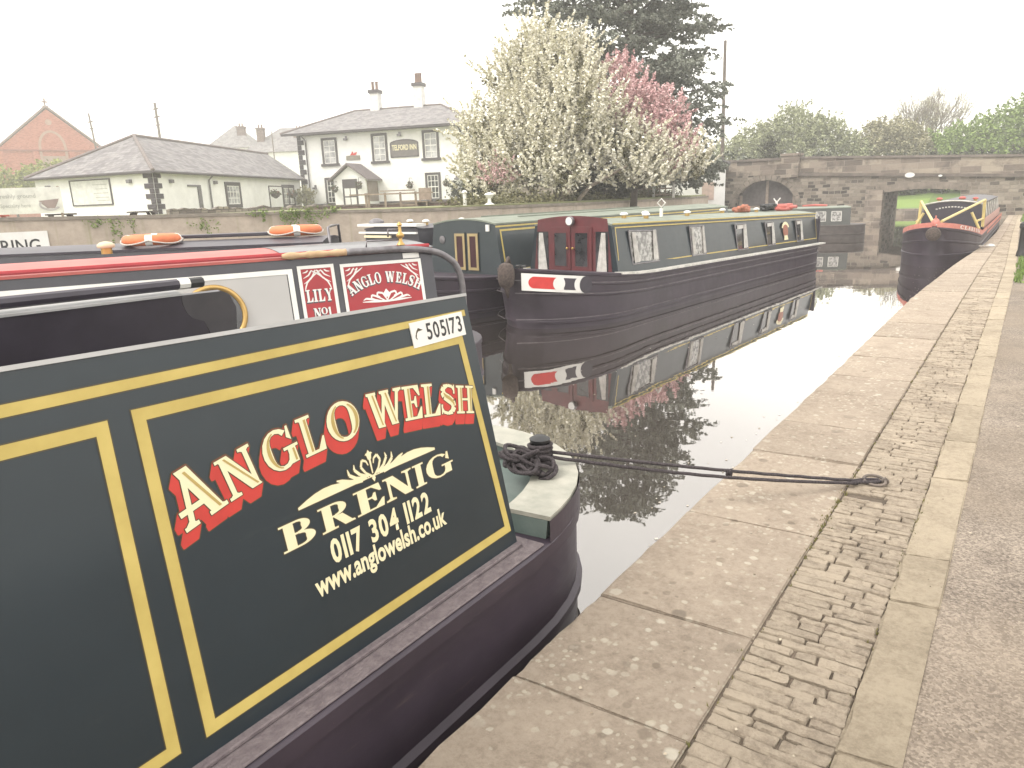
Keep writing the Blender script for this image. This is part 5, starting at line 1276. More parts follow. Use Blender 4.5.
# porch with its own gable
PQ = PF(PP(0, 0, 2.0), PP(1, 0, 2.0), PP(0, 1, 2.0)).out((0, 0, 2))
mb = MB(); mb.prism([(3.95, -.3), (6.55, -.3), (6.55, 1.95), (5.25, 2.85), (3.95, 1.95)], 1.99, PQ.M()); po = build('porch', mb, RENDER_WHITE, PUB, world=True)
mb = MB()
for s in (-1, 1):
    a = [(5.25, 2.93), (5.25+s*1.65, 1.80), (5.25+s*1.65, 1.92), (5.25, 3.08)]; mb.prism(a, 2.3, PQ.M() @ Matrix.Translation(V((0, -.3, 0))))
build('porch_roof', mb, mat('porch_roof_slate', (.17, .14, .145), .85, (.12, .10, .105), 5), po, world=True)
mb = MB(); slab(mb, PQ, 4.65, 5.85, -.1, 1.95, .002, .04); build('porch_door', mb, TRIM, po, world=True)
mb = MB(); 
for v in (.1, .75): 
    for u in (4.80, 5.30): slab(mb, PQ, u, u+.42, v, v+.55, .045, .06)
build('door_panels', mb, WHITE, po, world=True)
rr = PQ(6.55, 0, 0); PR = PF(rr, rr-PQ.n, rr+V((0, 0, 1))).out((0, 0, 2))
mb = MB(); ring(mb, PR, .15, 1.85, .35, 1.8, .09, .002, .05); slab(mb, PR, .24, 1.76, .44, 1.71, .003, .02); build('porch_window', mb, mat('stained_frame', (.24, .19, .16), .7), po, world=True)
# hanging baskets
def leafball(mbv, c, r, n, s, flat_=1.):
    for _ in range(n):
        d = V((random.gauss(0, 1), random.gauss(0, 1), random.gauss(0, 1))).normalized()*r*random.uniform(.4, 1); d.z *= flat_
        mbv.leaf(c+d, s*random.uniform(.6, 1.3))
class Leaves:
    def __init__(s): s.v = []; s.f = []
    def leaf(s, p, k, up=None):
        a = V((random.gauss(0, 1), random.gauss(0, 1), random.gauss(0, 1))).normalized(); b = a.orthogonal().normalized()
        if random.random() < .5: b = a.cross(b)
        a = a*k; b = b*k*.62; n = len(s.v); s.v += [p-a, p+b, p+a, p-b]; s.f.append((n, n+1, n+2, n+3))
    def build(s, name, mt, parent=None):
        M = ROOT[parent.name].inverted() if parent else Matrix.Identity(4)
        me = bpy.data.meshes.new(name); me.from_pydata([tuple(M @ q) for q in s.v], [], s.f); me.materials.append(mt); me.update()
        o = bpy.data.objects.new(name, me); COL.objects.link(o)
        if parent: o.parent = parent; ROOT[o.name] = ROOT[parent.name]
        return o
def basket(pf, u, v, label, r=.3):
    p = pf(u, v, .42); t = thing('hanging_basket', label, 'hanging basket', tuple(p), 0, 'hanging baskets on the inn')
    mb = MB(); mb.lathe([(.05, -.22), (.18, -.16), (.26, 0)], Matrix.Translation(p), 10); build('bowl', mb, DARKTIMBER, t, world=True, smooth=40)
    mb = MB(); q = pf(u, v+.55, 0); mb.tube([q, pf(u, v+.55, .42), pf(u, v+.05, .42)], .02, 5); build('bracket', mb, TRIM, t, world=True)
    L = Leaves(); leafball(L, p+V((0, 0, .06)), r, 120, .07); L.build('plants', FLOWERS, t)
basket(PQ, 4.2, 1.25, 'hanging basket at the left side of the inn porch'); basket(PQ, 6.2, 1.45, 'hanging basket at the right side of the inn porch door')
basket(PP, 9.3, 1.35, 'hanging basket on the inn wall below the inn sign'); basket(PP, 12.2, 1.4, 'hanging basket on the inn wall right of the right hand ground floor window')
for i, (u, v) in enumerate(((4.2, 4.95), (8.6, 5.0), (12.9, 1.75), (1.2, 1.5))):
    mb = MB(); slab(mb, PP, u-.08, u+.08, v, v+.2, .0, .05); slab(mb, PP, u-.14, u+.14, v-.12, v+.02, .06, .26); tag(build('wall_lamp', mb, STEEL), ('small floodlight under the inn eaves over the plaque', 'small floodlight under the inn eaves over the inn sign', 'wall lamp near the right corner of the inn', 'wall lamp near the left corner of the inn')[i], 'wall lamp')

# single storey range
C0_ = V((-36.9, 20.8, 1.9)); C1_ = V((-46, 37.5, 1.9)); C3_ = V((-45.7, 18.9, 1.9))
LWP = PF(C0_, C1_, C0_+V((0, 0, 1))).out((0, 0, 2)); LKP = PF(C0_, C3_, C0_+V((0, 0, 1))).out((0, 0, 2))
CT = thing('cottage', 'long white single storey cottage with a hipped slate roof and black corner quoins', 'cottage', tuple(C0_))
C2_ = C1_+(C3_-C0_); EV = 2.12
mb = MB(); mb.hexa([C0_+V((0, 0, -.6)), C1_+V((0, 0, -.6)), C2_+V((0, 0, -.6)), C3_+V((0, 0, -.6)), C0_+V((0, 0, EV)), C1_+V((0, 0, EV)), C2_+V((0, 0, EV)), C3_+V((0, 0, EV))]); build('wall', mb, RENDER_WHITE, CT, world=True)
e1 = (C1_-C0_).normalized(); e3 = (C3_-C0_).normalized(); o = .38
E0, E1, E2, E3 = C0_-e1*o-e3*o, C1_+e1*o-e3*o, C2_+e1*o+e3*o, C3_-e1*o+e3*o
up_ = V((0, 0, EV+.02)); R1 = V((-42.3, 23.1, 6.25)); R2 = V((-50.2, 38.0, 6.15))
mb = MB(); a, b, c, d = E0+up_, E1+up_, E2+up_, E3+up_; mb.face([a, b, R2, R1]); mb.face([b, c, R2]); mb.face([c, d, R1, R2]); mb.face([d, a, R1]); mb.face([d, c, b, a]); cr_ = build('roof', mb, SLATE, CT, world=True)
mb = MB()
for p, q in ((a, R1), (R1, R2), (d, R1)): mb.tube([p+V((0, 0, .03)), q+V((0, 0, .03))], .10, 7)
build('ridge_tiles', mb, mat('ridge_tile', (.20, .17, .165), .9), cr_, world=True)
mb = MB(); mb.tube([E3+V((0, 0, EV-.02)), E0+V((0, 0, EV-.02)), E1+V((0, 0, EV-.02))], .08, 7); build('gutter', mb, TRIM, CT, world=True)
mb = MB(); quoins(mb, LWP, 0.02, 1, 0, EV-.05, .05, .62, .30, .26); quoins(mb, LKP, 0.02, 1, 0, EV-.05, .05, .62, .30, .26); build('quoins', mb, QUOIN, CT, world=True)
for q in ((7.27, 9.25, .2, 1.75), (15.55, 17.7, .12, 1.7)): sash(CT, LWP, *q, panes=(4, 3), surround=.22, gl=SASHGLASS, sill=False)
mb = MB(); slab(mb, LWP, 4.1, 4.45, .1, 1.52, .002, .06); slab(mb, LWP, 3.1, 4.09, 1.42, 1.52, .002, .06); build('blocked_doorway', mb, STEEL, CT, world=True)
mb = MB(); ring(mb, LKP, 3.1, 6.2, .57, 1.93, .06, .002, .06); nb = build('notice_board', mb, TRIM, CT, world=True)
mb = MB(); slab(mb, LKP, 3.16, 6.14, .63, 1.87, .003, .03); build('notice_sheet', mb, mat('notice_sheet', (.66, .66, .63), .6), nb, world=True)
mb = MB()
for k, (v, l) in enumerate(((1.62, 1.1), (1.40, .9), (1.18, 1.1), (.96, 1.0), (.80, .9))): slab(mb, LKP, 3.35, 3.35+l, v, v+.035, .031, .034)
build('notice_lines', mb, FAINT, nb, world=True)
for k, (pf, u, v) in enumerate(((LWP, 1.5, 1.68), (LWP, 6.1, 1.70), (LKP, 7.9, 1.65), (LKP, 1.65, 1.72))):
    mb = MB(); slab(mb, pf, u-.13, u+.13, v-.1, v+.08, .0, .16); tag(build('wall_lamp', mb, STEEL), ('grey wall lamp nearest the black quoins on the long side of the cottage', 'grey wall lamp left of the first window on the long side of the cottage', 'grey wall lamp left of the notice board on the cottage end', 'grey wall lamp right of the notice board on the cottage end')[k], 'wall lamp')
ar = thing('garden_arch', 'thin dark metal arch with two hanging baskets in front of the cottage', 'garden arch', tuple(LWP(12.4, 0, 1.2)))
mb = MB(); mb.tube([LWP(10.8, 0, 1.2), LWP(10.8, 1.5, 1.2), LWP(13.9, 1.5, 1.2), LWP(13.9, 0, 1.2)], .045, 6); build('frame', mb, TRIM, ar, world=True)
for k, u in enumerate((11.5, 14.3)):
    L = Leaves(); p = LWP(u, 1.05, 1.3); leafball(L, p, .38, 90, .1, .7); hb_ = thing('hanging_basket', ('hanging basket on the left of the thin arch before the cottage', 'hanging basket on the right of the thin arch before the cottage')[k], 'hanging basket', tuple(p)); L.build('plants', FLOWERS, hb_)
    mb = MB(); mb.lathe([(.06, -.34), (.26, -.2), (.34, 0)], Matrix.Translation(p), 10); build('bowl', mb, DARKTIMBER, hb_, world=True)
mb = MB(); mb.tube([LWP(5.4, EV-.05, .36), LWP(5.4, EV-.3, .08), LWP(5.4, .05, .08)], .05, 7); build('downpipe', mb, STEEL, CT, world=True)
# link roof behind, and houses beyond
def house(name, label, c, w, d, eave, ridge, rz, mt, roofmt, chims=(), ground=1.9, hipped=True, cat='house', chmt=DARKBRICK):
    t = thing(name, label, cat, (c[0], c[1], ground), rz)
    mb = MB(); mb.box(-w/2, w/2, -d/2, d/2, -.5, eave); build('wall', mb, mt, t)
    mb = MB(); o_ = .35; e = [V((-w/2-o_, -d/2-o_, eave+.01)), V((w/2+o_, -d/2-o_, eave+.01)), V((w/2+o_, d/2+o_, eave+.01)), V((-w/2-o_, d/2+o_, eave+.01))]
    k = min(w/2, d/2)*.95 if hipped else 0
    r1, r2 = V((-w/2+k, 0, ridge)), V((w/2-k, 0, ridge))
    mb.face([e[0], e[1], r2, r1]); mb.face([e[2], e[3], r1, r2]); mb.face([e[1], e[2], r2]); mb.face([e[3], e[0], r1]); mb.face(e[::-1]); rf = build('roof', mb, roofmt, t)
    for x, y, z0, z1, s in chims:
        mb = MB(); mb.box(x-s, x+s, y-.45, y+.45, z0, z1); mb.box(x-s-.08, x+s+.08, y-.53, y+.53, z1, z1+.2); build('chimney', mb, chmt, rf)
        for q in (-.2, .2): mb = MB(); mb.lathe([(.13, z1+.2), (.11, z1+.65)], T((x+q, y, 0)), 8); build('chimney_pot', mb, TERRA, rf)
    return t
house('house', 'house with a pointed pale slate roof rising behind the middle of the cottage roof', (-92.5, 65.2), 6.2, 6.2, 8.2, 11.4, R(35), RENDER_WHITE, SLATE, ((1.2, -1.2, 8.5, 10.9, .5),))
house('house', 'house whose slate roof shows beside the left corner of the inn', (-82, 66), 10, 8, 7.0, 10.3, R(35), RENDER_WHITE, SLATE, ((-3.2, -2.0, 7.5, 10.0, .45), (1.6, -1.5, 7.5, 9.7, .6)))
# brick church
CP = PF((-103.1, 37.9, 2), (-100.9, 44.5, 2), (-103.1, 37.9, 9)).out((0, 0, 2))
U = lambda x: 7.0+(x-7.8)*.86
CH = thing('church', 'red brick chapel with a tall gable and a stone cross behind the cottage', 'church', (-101, 44, 2))
gable = [(U(1.0), -1), (U(14.3), -1), (U(14.3), 7.9), (U(7.8), 12.75), (U(1.0), 7.9)]
mb = MB(); mb.prism(gable, 18, CP.M()); build('wall', mb, REDBRICK, CH, world=True)
mb = MB()
for a, b in (((U(.6), 7.7), (U(7.8), 12.95)), ((U(15.0), 7.5), (U(7.8), 12.95))):
    mb.prism([a, b, (b[0], b[1]+.28), (a[0], a[1]+.28)] if a[0] < b[0] else [b, a, (a[0], a[1]+.28), (b[0], b[1]+.28)], 18.2, CP.M() @ Matrix.Translation(V((0, -.15, 0))))
build('roof', mb, mat('chapel_roof', (.24, .18, .17), .85, (.18, .13, .125), 3), CH, world=True)
PALEBR = mat('pale_stone_band', (.38, .26, .21), .9, (.32, .2, .16), 3)
mb = MB(); fill(mb, Arc(U(7.8), 8.2, 1.5, 2.05, 0, 180, .28, .28, 20), CP, .06); fill(mb, [Hb(U(7.8)-1.5, U(7.8)-1.22, 4, 8.2), Hb(U(7.8)+1.22, U(7.8)+1.5, 4, 8.2)], CP, .06); build('arch_band', mb, PALEBR, CH, world=True, norm=False)
mb = MB(); slab(mb, CP, U(1.0), U(14.3), 7.75, 7.95, .001, .15); build('string_course', mb, mat('string_brick', (.26, .10, .08), .9), CH, world=True)
for a in (5.2, 9.7, 1.0):
    mb = MB(); slab(mb, CP, U(a), U(a+.7), 2, 7.74, .001, .25); build('pilaster', mb, REDBRICK, CH, world=True)
mb = MB(); mb.face(circ(CP, (U(7.8), 11.2), .35, 18, .03)); build('round_window', mb, PALEBR, CH, world=True)
mb = MB(); slab(mb, CP, U(6.4), U(9.2), 3, 7.2, .002, .03); build('tall_window', mb, mat('dull_leaded_glass', (.32, .23, .19), .5, (.26, .18, .15), 3), CH, world=True)
mb = MB(); slab(mb, CP, U(2.6), U(4.2), 4.6, 5.5, .002, .08); build('low_window', mb, OFFWHITE, CH, world=True)
mb = MB(); c_ = U(7.8); slab(mb, CP, c_-.08, c_+.08, 12.9, 14.0, -.3, -.1); slab(mb, CP, c_-.33, c_+.33, 13.5, 13.66, -.28, -.12); slab(mb, CP, c_-.3, c_+.3, 12.8, 13.15, -.35, -.05); build('cross', mb, TERRA, CH, world=True)
mb = MB(); mb.prism([(-6, -1), (.99, -1), (.99, 7.4), (-1.2, 8.4), (-6, 7.0)], 9, CP.M() @ Matrix.Translation(V((0, 3, 0)))); build('side_wing', mb, REDBRICK, CH, world=True)
mb = MB(); mb.prism([(-6.4, 6.8), (-1.2, 8.5), (.99, 7.5), (.99, 7.75), (-1.2, 8.8), (-6.4, 7.1)], 9.3, CP.M() @ Matrix.Translation(V((0, 2.8, 0)))); build('wing_roof', mb, SLATE, CH, world=True)
# white shed beside the bridge
t = thing('shed', 'white walled shed between the conifer and the stone bridge', 'shed', (-15.6, 40.4, 1.8), R(20))
mb = MB(); mb.prism([(-2.4, -1.2), (1.55, -1.2), (1.55, 1.75), (-.4, 2.5), (-2.4, 1.7)], 5, None); build('wall', mb, RENDER_WHITE, t)
mb = MB(); mb.prism([(-2.7, 1.62), (-.4, 2.54), (1.8, 1.70), (1.8, 1.80), (-.4, 2.66), (-2.7, 1.74)], 5.3, T((0, -.15, 0))); build('roof', mb, SLATE, t)
mb = MB(); mb.box(.3, .95, -.04, -.002, -.2, .75); build('panel', mb, mat('pale_pink_panel', (.55, .42, .36), .8), t)

# ================================================================== BRIDGE
BG = thing('bridge', 'old stone canal bridge with a low opening and a boarded side arch', 'bridge', (-6, 46, 0))
zs = lambda x: 2.79-.052*(x+11.2); zt = lambda x: 3.86-.048*(x+11.5)
mb = MB(); YB, TH = 46.0, 5.5
def wallpoly(poly, y0=YB, th=TH): mb.prism(poly, th, T((0, y0, 0)))
ac, ar_, ah = -13.4, 1.82, 1.55                  # boarded arch
arc = [(ac-ar_*math.cos(math.pi*i/16), 1.05+ah*math.sin(math.pi*i/16)) for i in range(17)]
wallpoly([(-40, -1), (ac-ar_, -1), (ac-ar_, 1.05)]+arc[1:9]+[(ac, 2.9), (-40, 4.0)])
wallpoly([(ac+ar_, 1.05), (ac+ar_, -1), (-6.9, -1), (-6.9, 1.62), (-6.9, zs(-6.9)), (ac, 2.9)]+arc[8:16])
sof = [(-6.9+3.7*i/10, 1.66+.14*math.sin(math.pi*i/10)) for i in range(11)]
wallpoly(sof+[(-3.2, zs(-3.2)), (-6.9, zs(-6.9))])
wallpoly([(-3.2, -1), (14, -1), (14, zs(14)), (-3.2, zs(-3.2))])
build('wall', mb, BRIDGESTONE, BG, world=True)
mb = MB()
for y0 in (YB-.02, YB+TH-.4):
    mb.prism([(-11.5, zs(-11.5)+.16), (14, zs(14)+.16), (14, zt(14)-.12), (-11.5, zt(-11.5)-.12)], .42, T((0, y0, 0)))
    mb.prism([(-40, 2.9), (-12.5, 2.9), (-12.5, 3.72), (-40, 4.0)], .42, T((0, y0, 0)))
build('parapet', mb, PARAPETSTONE, BG, world=True)
mb = MB(); mb.prism([(-11.5, zt(-11.5)-.117), (14, zt(14)-.117), (14, zt(14)), (-11.5, zt(-11.5))], .6, T((0, YB-.1, 0)))
mb.prism([(-40, 4.003), (-12.5, 3.723), (-12.5, 3.86), (-40, 4.14)], .6, T((0, YB-.1, 0))); build('parapet_cap', mb, mat('cap_stone', (.20, .17, .145), .95, (.12, .10, .09), 1.5, .5, 14), BG, world=True)
mb = MB(); mb.prism([(-12.45, zs(-12)+.0), (14, zs(14)), (14, zs(14)+.157), (-12.45, zs(-12)+.157)], .55, T((0, YB-.14, 0))); build('string_course', mb, mat('course_stone', (.17, .14, .12), .95, (.09, .075, .065), 1.8, .5, 14), BG, world=True)
mb = MB(); mb.box(-12.5, -11.5, YB-.22, YB+.5, 2.7, 3.93); mb.box(-12.56, -11.44, YB-.28, YB+.56, 3.933, 4.07); build('pilaster', mb, PARAPETSTONE, BG, world=True)
mb = MB(); mb.box(-7.75, -6.88, YB-.35, YB-.003, -1, 1.8); mb.box(-10.5, -6.8, YB-1.1, YB-.36, -1, .10); build('pier', mb, PARAPETSTONE, BG, world=True)
mb = MB()
for i in range(16):
    x0 = -7.3+4.4*i/16; x1 = x0+4.4/16-.02; f = lambda x: 1.66+.14*math.sin(max(0, min(1, (x+6.9)/3.7))*math.pi)
    mb.hexa([V((x0, YB-.06, f(x0)-.0)), V((x1, YB-.06, f(x1)-.0)), V((x1, YB-.003, f(x1))), V((x0, YB-.003, f(x0))), V((x0-.02, YB-.06, f(x0)+.38)), V((x1, YB-.06, f(x1)+.38)), V((x1, YB-.003, f(x1)+.38)), V((x0-.02, YB-.003, f(x0)+.38))])
build('arch_stones', mb, mat('voussoir', (.24, .20, .165), .9, (.13, .11, .09), 2.5, .5, 20), BG, world=True)
mb = MB()
for i in range(18):
    a0, a1 = math.pi*(i+.06)/18, math.pi*(i+.94)/18; q = lambda a, r: V((ac-(ar_+r)*math.cos(a), 0, 1.05+(ah+r)*math.sin(a)))
    pts = [q(a0, 0), q(a1, 0), q(a1, .3), q(a0, .3)]; mb.hexa([p+V((0, YB-.05, 0)) for p in pts]+[p+V((0, YB-.003, 0)) for p in pts])
build('side_arch_stones', mb, mat('voussoir', (.2, .2, .2)), BG, world=True)
mb = MB(); mb.prism([(ac-ar_-.05, -.5), (ac+ar_+.05, -.5)]+[(x, z) for x, z in arc[::-1]], .1, T((0, YB+.45, 0))); bi = build('boarding', mb, DARKTIMBER, BG, world=True)
mb = MB(); 
for x in (-15.0, -13.4, -11.8): mb.box(x-.08, x+.08, YB+.38, YB+.447, -.3, 1.05+ah*max(.05, 1-((x-ac)/ar_)**2)**.5-.05)
mb.box(-15.2, -11.6, YB+.38, YB+.447, .95, 1.1); build('boarding_rails', mb, TIMBER, bi, world=True)
for i, (x, z, r) in enumerate(((-5.65, 2.55, .17), (-4.2, 2.45, .07))):
    mb = MB(); mb.lathe([(r, 0), (r, .03)], Matrix.Translation(V((x, YB-.16, z))) @ Matrix.Rotation(R(90), 4, 'X') @ Matrix.Diagonal((1.4, .8, 1, 1)), 18); tag(build('bridge_plate', mb, WHITE), ('larger white oval plate on the bridge parapet over the opening', 'smaller white oval plate on the bridge parapet over the trip boat')[i], 'plate')

# ================================================================== GARDEN THINGS ABOVE THE WALL
t = thing('rubble_wall', 'low rubble garden wall in front of the cottage', 'wall', (-28.8, 20, 1.9))
mb = MB(); a, b = V((-29.4, 17.0, 0)), V((-28.2, 23.2, 0)); b = a+(b-a)*1.3; n = V((-(b-a).y, (b-a).x, 0)).normalized()
N = 40; secs = []
for i in range(N+1):
    p = a.lerp(b, i/N); h = 2.12-.0015*i+random.uniform(-.06, .06); secs.append([p+n*.2+V((0, 0, 1.6)), p+n*.2+V((0, 0, h)), p-n*.2+V((0, 0, h+random.uniform(-.03, .03))), p-n*.2+V((0, 0, 1.6))])
mb.loft(secs); build('wall', mb, RUBBLE, t, world=True)
t = thing('brick_wall', 'low dark brick terrace wall in front of the inn', 'wall', (-19, 19, 1.8))
mb = MB(); a, b = V((-21.5, 17.6, 1.5)), V((-15.2, 21.8, 1.5)); PFb = PF(a, b, a+V((0, 0, 1))).out((0, 0, 2)); slab(mb, PFb, 0, 7.5, 0, .50, -.22, 0); build('wall', mb, DARKBRICK, t, world=True)
mb = MB(); slab(mb, PFb, 0, 7.5, .503, .55, -.25, .03); build('cap', mb, mat('cap_stone', (.2, .2, .2)), t, world=True)
t = thing('timber_rail', 'pale timber post and rail frame on the terrace before the inn', 'fence', (-18.3, 18.7, 1.8))
a, b = V((-19.45, 17.95, 1.75)), V((-16.9, 19.75, 1.75)); PFr = PF(a, b, a+V((0, 0, 1))).out((0, 0, 2)); Lr = (b-a).length
for k, u in enumerate((.55, .64, 1.22, 1.75, 2.28)):
    mb = MB(); slab(mb, PFr, u-.035, u+.035, 0, .66, -.035, .035); build('post', mb, TIMBER, t, world=True)
for u0, u1, v0, v1 in ((.0, 2.9, .585, .635), (1.05, 2.28, .69, .73)):
    mb = MB(); slab(mb, PFr, u0, u1, v0, v1, .036, .075); build('rail', mb, TIMBER, t, world=True)
mb = MB(); slab(mb, PFr, 1.75, 2.25, .32, .37, .036, .06); slab(mb, PFr, 1.75, 2.25, .2, .24, .036, .06); build('rail', mb, TIMBER, t, world=True)
def chair(loc, rz, label):
    c = thing('garden_chair', label, 'chair', loc, rz, 'garden chairs on the inn terrace')
    mb = MB(); mb.box(-.24, .24, -.24, .24, .42, .46); build('seat', mb, TIMBER, c)
    mb = MB(); mb.box(-.24, .24, .20, .24, .5, .92); build('backrest', mb, TIMBER, c)
    for x in (-.2, .2):
        for y in (-.2, .2): mb = MB(); mb.box(x-.025, x+.025, y-.025, y+.025, 0, .42 if y < 0 else .5); build('leg', mb, TIMBER, c)
chair((-17.9, 20.0, 1.62), R(20), 'timber garden chair seen through the rail before the inn porch')
t = thing('post', 'slender white post standing at the left edge of the blossom tree', 'post', (-14.2, 17.75, 1.55))
mb = MB(); mb.tube([(0, 0, 0), (0, 0, .70)], .055, 8); build('shaft', mb, WHITE, t, smooth=40); mb = MB(); mb.lathe([(.06, .70), (.09, .73), (.05, .79), (.01, .81)], None, 10); build('cap', mb, WHITE, t, smooth=40)
mb = MB(); mb.lathe([(.16, 0), (.16, .05), (.06, .10), (.05, .22), (.10, .27), (.15, .33), (.14, .36), (.04, .40)], None, 12); o = build('garden_urn', mb, WHITE, smooth=40); o.location = (-13.45, 18.0, 1.86); tag(o, 'small white urn at the foot of the blossom tree', 'urn')
t = thing('trellis', 'pale timber trellis screen under the conifer beside the white shed', 'trellis', (-14.0, 30, 1.85), R(15))
for x in (-1.2, -.4, .45, 1.3):
    mb = MB(); mb.box(x-.05, x+.05, -.05, .05, 0, 1.0); build('post', mb, OFFWHITE, t)
mb = MB()
for z in (.15, .4, .65, .9): mb.box(-1.2, 1.3, .051, .07, z-.03, z+.03)
for x in (-.9, -.65, 0.0, .2, .7, .95): mb.box(x-.025, x+.025, .071, .085, .1, .95)
build('lattice', mb, TIMBER, t)

# ================================================================== POLES AND WIRES
def pole(loc, h, lean, label, arms=((.0, 0),), r=.13):
    t = thing('telegraph_pole', label, 'telegraph pole', loc, 0)
    mb = MB(); mb.tube([(0, 0, 0), (lean*h, 0, h)], [r, r*.75], 8); build('shaft', mb, POLEW, t, smooth=40)
    for dz, l in arms:
        if l: mb = MB(); mb.box(lean*(h-dz)-l, lean*(h-dz)+l, -.06, .06, h-dz-.06, h-dz+.06); build('crossarm', mb, POLEW, t)
    return V(loc)+V((lean*h, 0, h))
t1 = pole((-85.5, 42.5, 2), 10.8, -.09, 'leaning telegraph pole between the chapel and the cottage roof', ((.9, .5), (1.6, .35)))
t2 = pole((-75.8, 44.2, 2), 11.0, -.01, 'straight telegraph pole rising behind the cottage roof', ((.6, .5), (1.4, .5), (2.2, .4)), .17)
t3 = pole((-79, 60.8, 2), 9.3, 0, 'thin pole between the two chimneys left of the inn', ((0, 0),), .09)
t4 = pole((-15.4, 43.9, 1.8), 8.6, -.01, 'tall telegraph pole between the conifer and the bridge', ((2.8, .25), (.0, 0)), .12)
def wire(a, b, sag, label):
    mb = MB(); mb.tube([V(a).lerp(V(b), k/20)+V((0, 0, -sag*4*(k/20)*(1-k/20))) for k in range(21)], .02, 4); tag(build('wire', mb, mat('wire_grey', (.25, .25, .25), .6)), label, 'wire')
wire(t2, (-44, 41, 10.2), 1.0, 'thin wire from the straight pole across the sky to the inn'); wire(t2, t1, .5, 'thin wire between the two poles by the chapel')

# ================================================================== TREES AND PLANTS
def rnd_in(c, r, bias=.5):
    d = V((random.gauss(0, 1), random.gauss(0, 1), random.gauss(0, 1))).normalized()*(random.random()**bias)
    return V(c)+V((d.x*r[0], d.y*r[1], d.z*r[2])), d
def sprays(L, clumps, n, per, ln, leaf, spread, dirf, bias=.45):
    wts = [r[0]*r[1]*r[2] for c, r in clumps]; wts = [w**.75 for w in wts]
    for _ in range(n):
        c, r = random.choices(clumps, wts)[0]; p, d = rnd_in(c, r, bias); u = dirf(d); l = ln*random.uniform(.5, 1.3)
        for k in range(per):
            t = random.random(); q = p+u*(l*t)+V((random.gauss(0, spread), random.gauss(0, spread), random.gauss(0, spread)))*(1.25-t)
            L.leaf(q, leaf*random.uniform(.6, 1.35))
def limbs(t, base, clumps, r0, mt=BARK, subs=4, trunk_top=None, lean=(0, 0)):
    base = V(base); mb = MB(); tt = trunk_top or base+V((lean[0], lean[1], 1.6))
    mb.tube([base+V((0, 0, -.3)), base.lerp(tt, .3)+V((.04, .03, 0)), base.lerp(tt, .7), tt], [r0*1.35, r0, r0*.85, r0*.7], 9); build('trunk', mb, mt, t, world=True, smooth=40)
    mb = MB()
    for c, r in clumps:
        c = V(c); m = tt.lerp(c, .5)+V((random.uniform(-.2, .2), random.uniform(-.2, .2), random.uniform(0, .4)))
        s = r0*.5*min(1, max(.35, r[0]/1.5)); mb.tube([tt-V((0, 0, .2)), tt.lerp(m, .5), m, c], [s, s*.8, s*.6, s*.3], 6)
        for _ in range(subs):
            e, d = rnd_in(c, r, .3); st = m.lerp(c, random.uniform(.2, 1)); mb.tube([st, st.lerp(e, .5)+V((0, 0, random.uniform(-.1, .15))), e], [s*.4, s*.22, s*.07], 5)
    build('branches', mb, mt, t, world=True)
# white blossom tree (several stems)
upout = lambda d: (V((d.x*.6, d.y*.6, d.z*.35+.75))+V((random.gauss(0, .35), random.gauss(0, .35), random.gauss(0, .25)))).normalized()
droop = lambda d: (V((d.x, d.y, d.z*.2+.12))+V((random.gauss(0, .4), random.gauss(0, .4), random.gauss(0, .3)))).normalized()
BT = thing('blossom_tree', 'large cherry tree covered in cream white blossom', 'tree', (-14.0, 22.6, 1.85))
bc = [((-15.6, 23.2, 4.2), (1.6, 1.5, 1.5)), ((-16.2, 21.9, 2.9), (1.1, 1.2, 1.0)), ((-14.6, 22.2, 3.2), (1.5, 1.4, 1.2)), ((-13.6, 23.2, 4.6), (1.6, 1.5, 1.5)), ((-15.2, 23.9, 5.7), (1.6, 1.5, 1.4)), ((-15.6, 24.2, 7.0), (1.2, 1.0, 1.0)), ((-14.2, 24.2, 6.4), (1.0, 1.0, .9)), ((-16.4, 23.6, 6.3), (.9, .9, .9)),
      ((-12.3, 24.0, 3.5), (1.5, 1.2, 1.0)), ((-11.1, 24.9, 3.2), (1.3, 1.0, .75)), ((-10.3, 25.6, 2.9), (.7, .8, .5)), ((-16.8, 22.2, 4.3), (.8, .9, 1.0)), ((-13.0, 22.2, 2.7), (1.2, .8, .6)), ((-16.0, 21.4, 2.3), (1.0, .8, .5)), ((-11.4, 24.2, 2.6), (1.3, .8, .4))]
limbs(BT, (-14.0, 22.8, 1.85), bc, .17, BARK, 5, V((-14.1, 22.9, 2.9)))
L = Leaves(); sprays(L, bc, 1750, 50, 1.05, .058, .034, upout, .33); L.build('crown', BLOSSOM, BT)
L = Leaves(); sprays(L, [(c, (r[0]*.9, r[1]*.9, r[2]*.85)) for c, r in bc], 380, 30, .5, .06, .10, upout, .6); L.build('leaves', UNDER, BT)  # dark inner leaves, the crown's depth of shade is put into their colour
mb = MB()
for dx, dy, ex, ey, ez in ((-.4, -.2, -1.6, -.6, 1.5), (.3, -.3, 1.0, -.5, 1.6), (-.1, .2, -.4, .3, 1.9), (.5, .1, 1.9, .6, 1.4), (-.6, .1, -2.1, -.9, 1.1)):
    p0 = V((-14.0+dx, 22.8+dy, 1.6)); p1_ = p0+V((ex*.35, ey*.35, ez*.55)); mb.tube([p0, p1_, p0+V((ex, ey, ez))], [.09, .07, .04], 6)
build('stems', mb, mat('pale_stem', (.30, .25, .20), .9, (.18, .15, .12), 9), BT, world=True)
PT = thing('blossom_tree', 'pink blossomed cherry tree between the white blossom and the dark conifer', 'tree', (-12.3, 25.4, 1.85))
